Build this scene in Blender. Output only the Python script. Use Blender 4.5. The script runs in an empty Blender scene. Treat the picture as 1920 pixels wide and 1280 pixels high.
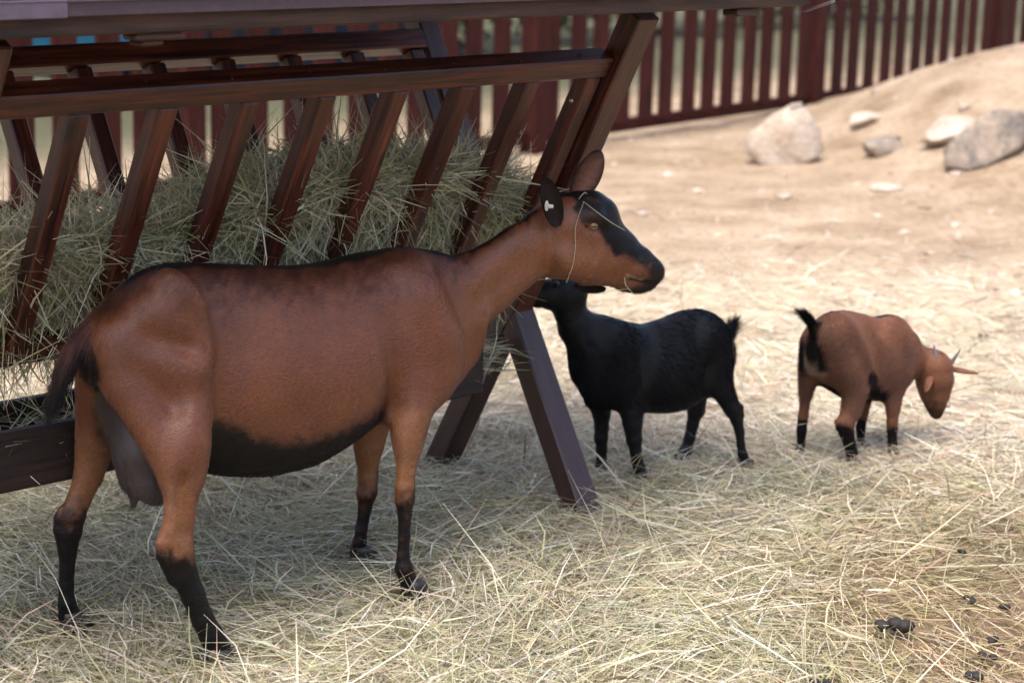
import bpy, bmesh, math, time
import numpy as np
from mathutils import Vector, Matrix
T0 = time.time()
scene = bpy.context.scene
COL = scene.collection
R = math.radians
rng = np.random.default_rng(7)

# ------------------------------------------------------------------ camera
PITCH, ROLL, CAM_H = R(13.1), 0.022, 1.54
fw = Vector((0, math.cos(PITCH), -math.sin(PITCH)))
r0 = Vector((1, 0, 0)); u0 = Vector((0, math.sin(PITCH), math.cos(PITCH)))
rt = r0*math.cos(ROLL) + u0*math.sin(ROLL); up = u0*math.cos(ROLL) - r0*math.sin(ROLL)
cam = bpy.data.cameras.new('camera'); cam.lens = 70; cam.sensor_width = 36; cam.clip_end = 2000
cam.dof.use_dof = True; cam.dof.focus_distance = 4.2; cam.dof.aperture_fstop = 3.6
co = bpy.data.objects.new('camera', cam); COL.objects.link(co)
m = Matrix((rt, up, -fw)).transposed().to_4x4(); m.translation = (0, 0, CAM_H); co.matrix_world = m
scene.camera = co
# ------------------------------------------------------------------ sky, sun, exposure
SUN_EL, SUN_AZ = R(70), R(-120)           # azimuth: ground direction towards the sun, from +X counter-clockwise
sd = Vector((math.cos(SUN_AZ)*math.cos(SUN_EL), math.sin(SUN_AZ)*math.cos(SUN_EL), math.sin(SUN_EL)))
w = bpy.data.worlds.new('World'); scene.world = w; w.use_nodes = True
nt = w.node_tree; sky = nt.nodes.new('ShaderNodeTexSky'); sky.sky_type = 'NISHITA'; sky.sun_disc = False
sky.sun_elevation = SUN_EL; sky.sun_rotation = math.atan2(sd.x, sd.y); sky.air_density = 0.85; sky.dust_density = 4.5; sky.ozone_density = 0.8
nt.links.new(sky.outputs[0], nt.nodes['Background'].inputs[0]); nt.nodes['Background'].inputs[1].default_value = 0.15
sl = bpy.data.lights.new('sun', 'SUN'); sl.energy = 1.25; sl.angle = R(25); sl.color = (1, .975, .945)
so = bpy.data.objects.new('sun', sl); COL.objects.link(so); so.rotation_euler = sd.to_track_quat('Z', 'Y').to_euler(); so.location = (0, 0, 9)
vs = scene.view_settings; vs.view_transform = 'Standard'; vs.look = 'None'; vs.exposure = 1.5; vs.gamma = 1; vs.use_curve_mapping = False
scene.cycles.use_denoising = True
scene.cycles.max_bounces = 8

GOATS = {}
GOATS['doe'] = dict(
  o=[-0.51, 4.06, 0.0],
  deg=43,
  near=1,
  comps=[
    {'t': 'trunk', 'top': [[-0.4215, 0.6436], [-0.3983, 0.7043], [-0.3588, 0.7419], [-0.3121, 0.7672], [-0.2625, 0.7787], [-0.2174, 0.7789], [-0.0875, 0.7597], [0.0471, 0.7386], [0.1352, 0.7354], [0.2214, 0.743], [0.2905, 0.7471], [0.3566, 0.7434], [0.4181, 0.7271], [0.4764, 0.6976], [0.5122, 0.6469]], 'bot': [[-0.402, 0.5764], [-0.3737, 0.5068], [-0.3203, 0.4315], [-0.2333, 0.3573], [-0.1425, 0.3195], [-0.0346, 0.2965], [0.0774, 0.2991], [0.1641, 0.3313], [0.2527, 0.3691], [0.3438, 0.3783], [0.4217, 0.3727], [0.5009, 0.4025], [0.5484, 0.4555]], 'wid': [[-0.4215, 0.055], [-0.3588, 0.095], [-0.2625, 0.115], [-0.1358, 0.13], [-0.0034, 0.155], [0.1352, 0.165], [0.2801, 0.145], [0.3857, 0.115], [0.5122, 0.075]], 'k': 0.03, 'pear': 0.16},
    {'t': 'tube', 'p': [[-0.3919, 0.055, 0.6496, 0.0446, 0.0545], [-0.3766, 0.075, 0.566, 0.0467, 0.057], [-0.3472, 0.12, 0.4631, 0.0356, 0.0435], [-0.3313, 0.15, 0.4021, 0.0281, 0.0343]], 'k': 0.045, 'lat': [0, 1, 0]},
    {'t': 'tube', 'p': [[-0.3007, 0.075, 0.6939, 0.055, 0.0711], [-0.2728, 0.095, 0.5862, 0.0554, 0.0716], [-0.2607, 0.125, 0.4981, 0.0322, 0.0417], [-0.3065, 0.15, 0.4083, 0.0302, 0.0391]], 'k': 0.045, 'lat': [0, 1, 0]},
    {'t': 'tube', 'p': [[-0.311, 0.15, 0.4309, 0.035, 0.0431], [-0.3171, 0.152, 0.3781, 0.0332, 0.041], [-0.3264, 0.155, 0.3152, 0.027, 0.0333], [-0.3348, 0.155, 0.2675, 0.027, 0.0333], [-0.333, 0.155, 0.2318, 0.0271, 0.0334], [-0.3215, 0.157, 0.1876, 0.0227, 0.0279], [-0.3031, 0.16, 0.1395, 0.0205, 0.0253], [-0.2846, 0.165, 0.0858, 0.0188, 0.0232], [-0.2668, 0.168, 0.0483, 0.0202, 0.025], [-0.2532, 0.17, 0.0158, 0.0231, 0.0285]], 'k': 0.02, 'lat': [0, 1, 0]},
    {'t': 'tube', 'p': [[-0.3592, 0.155, 0.2782, 0.0094, 0.0113], [-0.3682, 0.155, 0.2604, 0.0113, 0.0135], [-0.3687, 0.155, 0.2364, 0.0113, 0.0135], [-0.3453, 0.157, 0.1819, 0.0104, 0.0125]], 'k': 0.014, 'lat': [0, 1, 0]},
    {'t': 'tube', 'p': [[-0.361, -0.055, 0.6248, 0.043, 0.0525], [-0.3515, -0.085, 0.5296, 0.0445, 0.0544], [-0.3363, -0.125, 0.4291, 0.0353, 0.0432]], 'k': 0.045, 'lat': [0, 1, 0]},
    {'t': 'tube', 'p': [[-0.2982, -0.1, 0.5518, 0.0461, 0.0597], [-0.3137, -0.12, 0.4489, 0.0371, 0.0481], [-0.3318, -0.15, 0.3658, 0.0262, 0.0339]], 'k': 0.04, 'lat': [0, 1, 0]},
    {'t': 'tube', 'p': [[-0.3311, -0.15, 0.3885, 0.0283, 0.0349], [-0.3452, -0.155, 0.3212, 0.0265, 0.0327], [-0.3664, -0.16, 0.2724, 0.0218, 0.0269], [-0.3838, -0.16, 0.2356, 0.0227, 0.028], [-0.3897, -0.16, 0.2079, 0.0218, 0.0268], [-0.3952, -0.162, 0.1564, 0.0152, 0.0187], [-0.3993, -0.165, 0.0923, 0.0133, 0.0164], [-0.3994, -0.165, 0.0513, 0.0153, 0.0188], [-0.3923, -0.168, 0.0228, 0.0201, 0.0248]], 'k': 0.02, 'lat': [0, 1, 0]},
    {'t': 'tube', 'p': [[-0.4067, -0.16, 0.2575, 0.0079, 0.0095], [-0.4135, -0.16, 0.2394, 0.0099, 0.0118], [-0.4155, -0.16, 0.2168, 0.0099, 0.0118], [-0.4059, -0.16, 0.1709, 0.0079, 0.0095]], 'k': 0.012, 'lat': [0, 1, 0]},
    {'t': 'tube', 'p': [[0.3407, 0.055, 0.6589, 0.0613, 0.0793], [0.3712, 0.075, 0.5448, 0.0657, 0.085], [0.352, 0.09, 0.4662, 0.0557, 0.0721], [0.2968, 0.115, 0.4081, 0.0355, 0.0459], [0.28, 0.125, 0.3628, 0.0295, 0.0382]], 'k': 0.04, 'lat': [0, 1, 0]},
    {'t': 'tube', 'p': [[0.2828, 0.125, 0.3767, 0.0298, 0.0368], [0.2747, 0.13, 0.3312, 0.0269, 0.0331], [0.2669, 0.133, 0.2791, 0.0184, 0.0227], [0.2634, 0.134, 0.2474, 0.0194, 0.024], [0.2629, 0.135, 0.2186, 0.019, 0.0234], [0.2625, 0.136, 0.1837, 0.0135, 0.0166], [0.2607, 0.137, 0.1354, 0.0118, 0.0146], [0.2574, 0.138, 0.0935, 0.0122, 0.0151], [0.2584, 0.139, 0.064, 0.0171, 0.0211], [0.2717, 0.14, 0.0316, 0.0171, 0.0211]], 'k': 0.018, 'lat': [0, 1, 0]},
    {'t': 'tube', 'p': [[0.4119, -0.075, 0.5112, 0.0617, 0.0798], [0.4101, -0.1, 0.394, 0.0498, 0.0645], [0.3838, -0.125, 0.3171, 0.0333, 0.0431], [0.3756, -0.13, 0.2665, 0.0282, 0.0365]], 'k': 0.04, 'lat': [0, 1, 0]},
    {'t': 'tube', 'p': [[0.377, -0.13, 0.2918, 0.0285, 0.0351], [0.3752, -0.133, 0.2275, 0.0238, 0.0294], [0.3762, -0.134, 0.1847, 0.0207, 0.0255], [0.3741, -0.135, 0.1475, 0.0213, 0.0262], [0.3688, -0.136, 0.1056, 0.0138, 0.0171], [0.3604, -0.137, 0.0616, 0.0126, 0.0155], [0.3551, -0.138, 0.0299, 0.0139, 0.0171], [0.3592, -0.139, 0.0026, 0.0171, 0.0211]], 'k': 0.018, 'lat': [0, 1, 0]},
    {'t': 'tube', 'p': [[0.3954, 0.0, 0.5763, 0.0722, 0.1164], [0.4644, 0.005, 0.5924, 0.0684, 0.1103], [0.5344, 0.012, 0.6142, 0.0584, 0.0942], [0.6027, 0.022, 0.6482, 0.052, 0.0839], [0.6766, 0.034, 0.6912, 0.0478, 0.0772], [0.742, 0.044, 0.723, 0.0458, 0.0739], [0.7936, 0.052, 0.7426, 0.0399, 0.0644]], 'k': 0.05, 'lat': [0, 1, 0]},
    {'t': 'tube', 'p': [[0.7993, 0.0573, 0.7302, 0.0607, 0.0893], [0.8254, 0.073, 0.7348, 0.0608, 0.0894], [0.8588, 0.093, 0.7153, 0.0575, 0.0846], [0.8994, 0.1174, 0.6828, 0.0493, 0.0724], [0.9378, 0.1405, 0.6578, 0.0392, 0.0576], [0.9684, 0.1589, 0.6406, 0.0307, 0.0452], [0.9819, 0.167, 0.6377, 0.0248, 0.0364]], 'k': 0.025, 'lat': [-0.515, 0.8572, 0.0]},
    {'t': 'tube', 'p': [[0.8028, 0.0594, 0.7666, 0.0655, 0.0569], [0.8371, 0.08, 0.7886, 0.0484, 0.0421], [0.8587, 0.093, 0.7996, 0.0399, 0.0347], [0.8765, 0.1037, 0.7893, 0.0371, 0.0323]], 'k': 0.03, 'lat': [-0.515, 0.8572, 0.0]},
    {'t': 'tube', 'p': [[0.9656, 0.1572, 0.656, 0.0404, 0.0351], [0.9849, 0.1688, 0.6466, 0.0275, 0.0239]], 'k': 0.02, 'lat': [-0.515, 0.8572, 0.0]},
    {'t': 'tube', 'p': [[0.9278, 0.1345, 0.621, 0.0248, 0.0226], [0.9559, 0.1514, 0.6114, 0.0221, 0.0201], [0.9749, 0.1628, 0.6122, 0.0166, 0.0151]], 'k': 0.012, 'lat': [-0.515, 0.8572, 0.0]},
    {'t': 'tube', 'p': [[0.7961, 0.0694, 0.687, 0.0589, 0.0471], [0.8405, 0.096, 0.6634, 0.0466, 0.0373]], 'k': 0.03, 'lat': [-0.515, 0.8572, 0.0]},
    {'t': 'tube', 'p': [[0.8105, 0.1142, 0.7821, 0.016, 0.016], [0.8299, 0.1294, 0.7848, 0.0172, 0.0172], [0.8499, 0.1344, 0.7711, 0.0123, 0.0123]], 'k': 0.02, 'lat': [-0.515, 0.8572, 0.0]},
    {'t': 'tube', 'p': [[0.8732, 0.0515, 0.7673, 0.0163, 0.0163], [0.8975, 0.0626, 0.769, 0.0176, 0.0176], [0.9089, 0.0765, 0.7571, 0.0125, 0.0125]], 'k': 0.02, 'lat': [-0.515, 0.8572, 0.0]},
    {'t': 'tube', 'p': [[-0.4017, 0.0, 0.6675, 0.0216, 0.0271], [-0.4324, -0.005, 0.6528, 0.0199, 0.0249], [-0.4568, -0.005, 0.6265, 0.0182, 0.0228], [-0.484, -0.005, 0.5827, 0.0165, 0.0206], [-0.5028, -0.005, 0.5431, 0.0132, 0.0165], [-0.5109, -0.005, 0.5124, 0.0091, 0.0113]], 'k': 0.025, 'lat': [0, 1, 0]},
    {'t': 'tube', 'p': [[-0.3166, 0.0, 0.4807, 0.0512, 0.0538], [-0.3274, 0.03, 0.4119, 0.0553, 0.0581], [-0.3197, 0.045, 0.3529, 0.0448, 0.047], [-0.3148, 0.05, 0.3287, 0.0277, 0.0291]], 'k': 0.03, 'lat': [0, 1, 0]},
    {'t': 'tube', 'p': [[-0.3214, -0.04, 0.473, 0.0387, 0.0406], [-0.3149, -0.05, 0.3857, 0.0336, 0.0352], [-0.3101, -0.05, 0.3282, 0.0239, 0.0251]], 'k': 0.022, 'lat': [0, 1, 0]},
    {'t': 'tube', 'p': [[-0.309, -0.05, 0.3223, 0.0141, 0.0141], [-0.3021, -0.05, 0.2948, 0.012, 0.012], [-0.3038, -0.05, 0.2757, 0.0076, 0.0076]], 'k': 0.014, 'lat': [0, 1, 0]},
  ],
  bumps=[
    [-0.3006, 0.1, 0.7807, -0.2441, 0.13, 0.728, 0.0236, 0.032],
    [-0.2321, 0.13, 0.6945, -0.2338, 0.14, 0.6214, 0.0101, 0.03],
    [-0.1944, 0.14, 0.7394, -0.1715, 0.16, 0.6378, -0.02, 0.055],
    [-0.3957, 0.08, 0.6442, -0.2718, 0.14, 0.5895, 0.0219, 0.022],
    [-0.361, 0.12, 0.6573, -0.289, 0.13, 0.6329, -0.0169, 0.024],
    [-0.3793, 0.09, 0.596, -0.3224, 0.14, 0.517, -0.01, 0.028],
    [-0.3919, 0.07, 0.5513, -0.3476, 0.12, 0.4415, 0.0135, 0.025],
    [-0.3025, 0.165, 0.4976, -0.3005, 0.165, 0.4757, 0.0236, 0.036],
    [-0.2116, 0.14, 0.5857, -0.2126, 0.15, 0.4679, -0.018, 0.034],
    [0.4253, 0.09, 0.6841, 0.5047, 0.07, 0.5126, -0.015, 0.05],
    [0.3323, 0.11, 0.6514, 0.4124, 0.1, 0.4953, 0.0202, 0.045],
    [0.2249, 0.145, 0.6249, 0.2333, 0.13, 0.4338, -0.0202, 0.035],
    [0.289, 0.12, 0.4583, 0.2887, 0.13, 0.4127, 0.0186, 0.035],
    [-0.0481, 0.17, 0.7099, 0.0054, 0.17, 0.5474, 0.0101, 0.08],
    [-0.3328, 0.18, 0.3987, -0.3289, 0.18, 0.2783, -0.0151, 0.016],
    [-0.3506, 0.17, 0.3997, -0.3565, 0.17, 0.2924, 0.0068, 0.012],
    [0.5243, 0.06, 0.6064, 0.6589, 0.08, 0.6855, -0.0119, 0.025],
    [0.9168, 0.1652, 0.6362, 0.9863, 0.193, 0.6196, -0.01, 0.006],
    [0.9667, 0.1579, 0.6227, 1.0061, 0.1816, 0.6141, -0.01, 0.006],
    [0.9649, 0.1195, 0.6231, 1.0169, 0.1647, 0.6113, -0.01, 0.006],
    [0.9761, 0.1869, 0.6569, 0.985, 0.1875, 0.6496, -0.009, 0.006],
    [1.0067, 0.1585, 0.6489, 1.0094, 0.1649, 0.6431, -0.009, 0.006],
    [0.8131, 0.1332, 0.7647, 0.8218, 0.1385, 0.762, -0.006, 0.012],
    [0.898, 0.0489, 0.7441, 0.907, 0.0543, 0.7414, -0.006, 0.012],
    [0.7489, 0.0912, 0.6956, 0.7821, 0.1111, 0.6637, 0.006, 0.02],
    [0.7224, 0.0811, 0.7591, 0.73, 0.0856, 0.6595, -0.007, 0.018],
    [0.855, 0.1491, 0.7177, 0.9023, 0.1658, 0.6646, -0.004, 0.018],
  ],
  paint=[
    [0.5173, 0.05, 0.5994, 0.6907, 0.09, 0.702, 0.07, 0.1, 'c'],
    [0.7318, 0.1, 0.6989, 0.9364, 0.09, 0.6424, 0.07, 0.09, 'c'],
    [-0.3511, 0.19, 0.426, -0.3543, 0.19, 0.2645, 0.05, 0.06, 'o'],
    [-0.3849, 0.18, 0.5149, -0.3201, 0.19, 0.4525, 0.03, 0.07, 'o'],
    [0.2574, 0.15, 0.3866, 0.2544, 0.15, 0.2675, 0.05, 0.06, 'o'],
    [0.3515, -0.1, 0.2776, 0.349, -0.1, 0.1891, 0.05, 0.05, 'o'],
    [-0.3505, -0.13, 0.3965, -0.3812, -0.13, 0.2885, 0.05, 0.06, 'o'],
    [-0.3858, 0.0, 0.724, -0.2624, -0.0, 0.7819, 0.055, 0.1, 'D'],
    [-0.2624, -0.0, 0.7819, 0.3567, 0.0, 0.7375, 0.095, 0.15, 'D'],
    [0.3567, 0.0, 0.7375, 0.4953, 0.0, 0.6979, 0.05, 0.09, 'D'],
    [0.4866, 0.01, 0.7004, 0.7188, 0.04, 0.7722, 0.02, 0.06, 'D'],
    [-0.3489, 0.155, 0.1822, -0.2956, 0.16, 0.1321, 0.058, 0.06, 'k'],
    [-0.322, 0.157, 0.1599, -0.2381, 0.17, -0.0157, 0.07, 0.05, 'k'],
    [-0.3699, 0.155, 0.2366, -0.3631, 0.155, 0.2131, 0.022, 0.02, 'k'],
    [-0.3883, -0.16, 0.2134, -0.3981, -0.17, 0.0023, 0.052, 0.07, 'k'],
    [-0.4022, -0.16, 0.1701, -0.3919, -0.17, 0.0008, 0.058, 0.03, 'k'],
    [-0.4124, -0.16, 0.2357, -0.4109, -0.16, 0.2066, 0.02, 0.02, 'k'],
    [0.2936, 0.134, 0.25, 0.2506, 0.14, 0.0093, 0.028, 0.03, 'k'],
    [0.2649, 0.135, 0.1829, 0.2705, 0.14, 0.0046, 0.054, 0.075, 'k'],
    [0.4079, -0.134, 0.189, 0.3823, -0.14, -0.0093, 0.03, 0.03, 'k'],
    [0.3775, -0.135, 0.104, 0.3505, -0.14, -0.0023, 0.054, 0.075, 'k'],
    [-0.3729, 0.0, 0.7543, -0.2622, 0.0, 0.7905, 0.02, 0.016, 'k'],
    [-0.2622, 0.0, 0.7905, -0.0874, -0.0, 0.7686, 0.03, 0.02, 'k'],
    [-0.0874, -0.0, 0.7686, 0.1352, -0.0, 0.7457, 0.027, 0.02, 'k'],
    [0.1352, -0.0, 0.7457, 0.3565, -0.0, 0.7542, 0.032, 0.02, 'k'],
    [0.3565, -0.0, 0.7542, 0.487, 0.0, 0.7183, 0.03, 0.02, 'k'],
    [0.487, 0.0, 0.7183, 0.5811, 0.02, 0.7354, 0.017, 0.014, 'k'],
    [0.5811, 0.02, 0.7354, 0.7228, 0.044, 0.791, 0.01, 0.012, 'k'],
    [-0.1696, 0.03, 0.3204, -0.0486, 0.0, 0.2722, 0.085, 0.022, 'k'],
    [-0.0487, 0.0, 0.2663, 0.0773, -0.0, 0.2595, 0.082, 0.02, 'k'],
    [0.0773, 0.0, 0.2655, 0.1935, 0.0, 0.292, 0.06, 0.02, 'k'],
    [0.1935, 0.0, 0.2981, 0.3365, 0.0, 0.34, 0.045, 0.018, 'k'],
    [0.2621, 0.09, 0.3966, 0.2641, 0.1, 0.4224, 0.022, 0.015, 'k'],
    [-0.0747, -0.1, 0.2708, 0.1519, -0.1, 0.2395, 0.12, 0.02, 'k'],
    [-0.4247, 0.02, 0.6212, -0.4109, 0.035, 0.5954, 0.034, 0.025, 'k'],
    [-0.384, 0.0, 0.5736, -0.3561, -0.0, 0.4819, 0.05, 0.025, 'k'],
    [-0.3414, -0.05, 0.5572, -0.3262, -0.08, 0.4372, 0.045, 0.03, 'd'],
    [-0.3986, 0.07, 0.5256, -0.3353, 0.1, 0.4129, 0.02, 0.02, 'd'],
    [-0.2997, -0.16, 0.2998, -0.3144, -0.16, 0.2329, 0.035, 0.03, 'd'],
    [-0.3251, 0.0, 0.4877, -0.3106, 0.04, 0.3388, 0.085, 0.012, 'u'],
    [-0.3159, -0.045, 0.471, -0.3078, -0.05, 0.2708, 0.05, 0.012, 'u'],
    [-0.4323, -0.005, 0.657, -0.4915, -0.005, 0.5679, 0.03, 0.02, 'r'],
    [-0.4644, -0.005, 0.5743, -0.5141, -0.005, 0.4862, 0.045, 0.04, 'k'],
    [-0.4483, 0.01, 0.6196, -0.4793, 0.01, 0.569, 0.018, 0.015, 'k'],
    [-0.3746, 0.165, 0.5417, -0.335, 0.175, 0.4303, 0.05, 0.02, 'b'],
    [0.8182, 0.0686, 0.8039, 0.8836, 0.108, 0.8092, 0.047, 0.016, 'k'],
    [0.8842, 0.1083, 0.7904, 0.988, 0.1706, 0.6555, 0.036, 0.02, 'k'],
    [0.8041, 0.1127, 0.8074, 0.8477, 0.1388, 0.7981, 0.026, 0.022, 'k'],
    [0.8443, 0.1391, 0.7897, 0.8798, 0.1582, 0.7414, 0.03, 0.024, 'k'],
    [0.8798, 0.1582, 0.7414, 0.9422, 0.1781, 0.6848, 0.026, 0.024, 'k'],
    [0.8437, 0.1446, 0.7557, 0.8801, 0.1595, 0.7065, 0.017, 0.018, 'k'],
    [0.8696, 0.047, 0.7924, 0.9141, 0.0738, 0.7829, 0.026, 0.022, 'k'],
    [0.9136, 0.0711, 0.7737, 0.9469, 0.0935, 0.7251, 0.03, 0.024, 'k'],
    [0.9469, 0.0935, 0.7251, 0.9876, 0.1354, 0.6731, 0.026, 0.024, 'k'],
    [0.9205, 0.0695, 0.7371, 0.9487, 0.0934, 0.689, 0.017, 0.018, 'k'],
    [0.7896, 0.1098, 0.8121, 0.7945, 0.1127, 0.7872, 0.012, 0.012, 'k'],
    [0.7995, 0.1251, 0.7872, 0.8213, 0.1381, 0.7819, 0.017, 0.012, 'd'],
    [0.9731, 0.1617, 0.666, 1.002, 0.1791, 0.636, 0.042, 0.022, 'n'],
    [0.9593, 0.1534, 0.6816, 0.9935, 0.1739, 0.6579, 0.03, 0.02, 'k'],
    [0.897, 0.1626, 0.6584, 0.9434, 0.1789, 0.6467, 0.01, 0.01, 'b'],
    [0.953, 0.1496, 0.5986, 0.9951, 0.1749, 0.6092, 0.032, 0.018, 'n'],
    [0.9168, 0.1652, 0.6362, 0.9885, 0.1943, 0.6196, 0.006, 0.005, 'k'],
    [0.907, 0.164, 0.6435, 0.9428, 0.1785, 0.6314, 0.004, 0.004, 't'],
    [0.9229, 0.1315, 0.5994, 0.9336, 0.138, 0.6119, 0.014, 0.014, 'k'],
    [0.7623, 0.0817, 0.8109, 0.7793, 0.0919, 0.8193, 0.018, 0.014, 'b'],
    [0.9762, 0.1869, 0.6556, 0.9846, 0.1896, 0.6499, 0.007, 0.005, 'k'],
    [0.7993, 0.1296, 0.7655, 0.8269, 0.1439, 0.7598, 0.004, 0.004, 'k'],
  ],
  belly=[[-0.2311, 0.4689], [-0.2043, 0.4676], [-0.1659, 0.451], [-0.1204, 0.4218], [-0.0539, 0.3975], [0.0282, 0.3942], [0.1124, 0.413], [0.1697, 0.423], [0.231, 0.4315]],
  feet=[[-0.2484, 0.17, -0.0084], [-0.3865, -0.168, 0.006], [0.2857, 0.14, 0.0085], [0.3624, -0.139, -0.0073]],
  eyes=[[0.8214, 0.1318, 0.7642], [0.8984, 0.0556, 0.7457]],
  hn=[-0.515, 0.8572, 0.0],
  hfw=[0.8572, 0.515, 0.0],
  ear_near=[[0.734, 0.1021, 0.7683], [0.6907, 0.1028, 0.8812]],
  ear_far=[[0.8574, 0.0339, 0.8069], [0.9457, 0.0169, 0.9189]],
  tag=[0.6984, 0.104, 0.8186],
  wisps=[[[0.7837, 0.1203, 0.8276], [0.7889, 0.1234, 0.8361], [0.8013, 0.1226, 0.8435], [0.8057, 0.1253, 0.8385]], [[0.7935, 0.1262, 0.8225], [0.8219, 0.1525, 0.7937], [0.8511, 0.1677, 0.7707], [0.8814, 0.1766, 0.7539]], [[0.8019, 0.1195, 0.8208], [0.7818, 0.1237, 0.7912], [0.7696, 0.1235, 0.7603], [0.771, 0.1289, 0.7213], [0.7642, 0.1272, 0.6745], [0.7508, 0.1214, 0.6378]], [[0.9011, 0.1593, 0.6435], [0.9014, 0.1653, 0.6203], [0.9163, 0.1743, 0.6022]], [[0.9169, 0.1629, 0.6104], [0.8802, 0.1467, 0.6072], [0.8423, 0.1181, 0.597]]],
)
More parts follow.
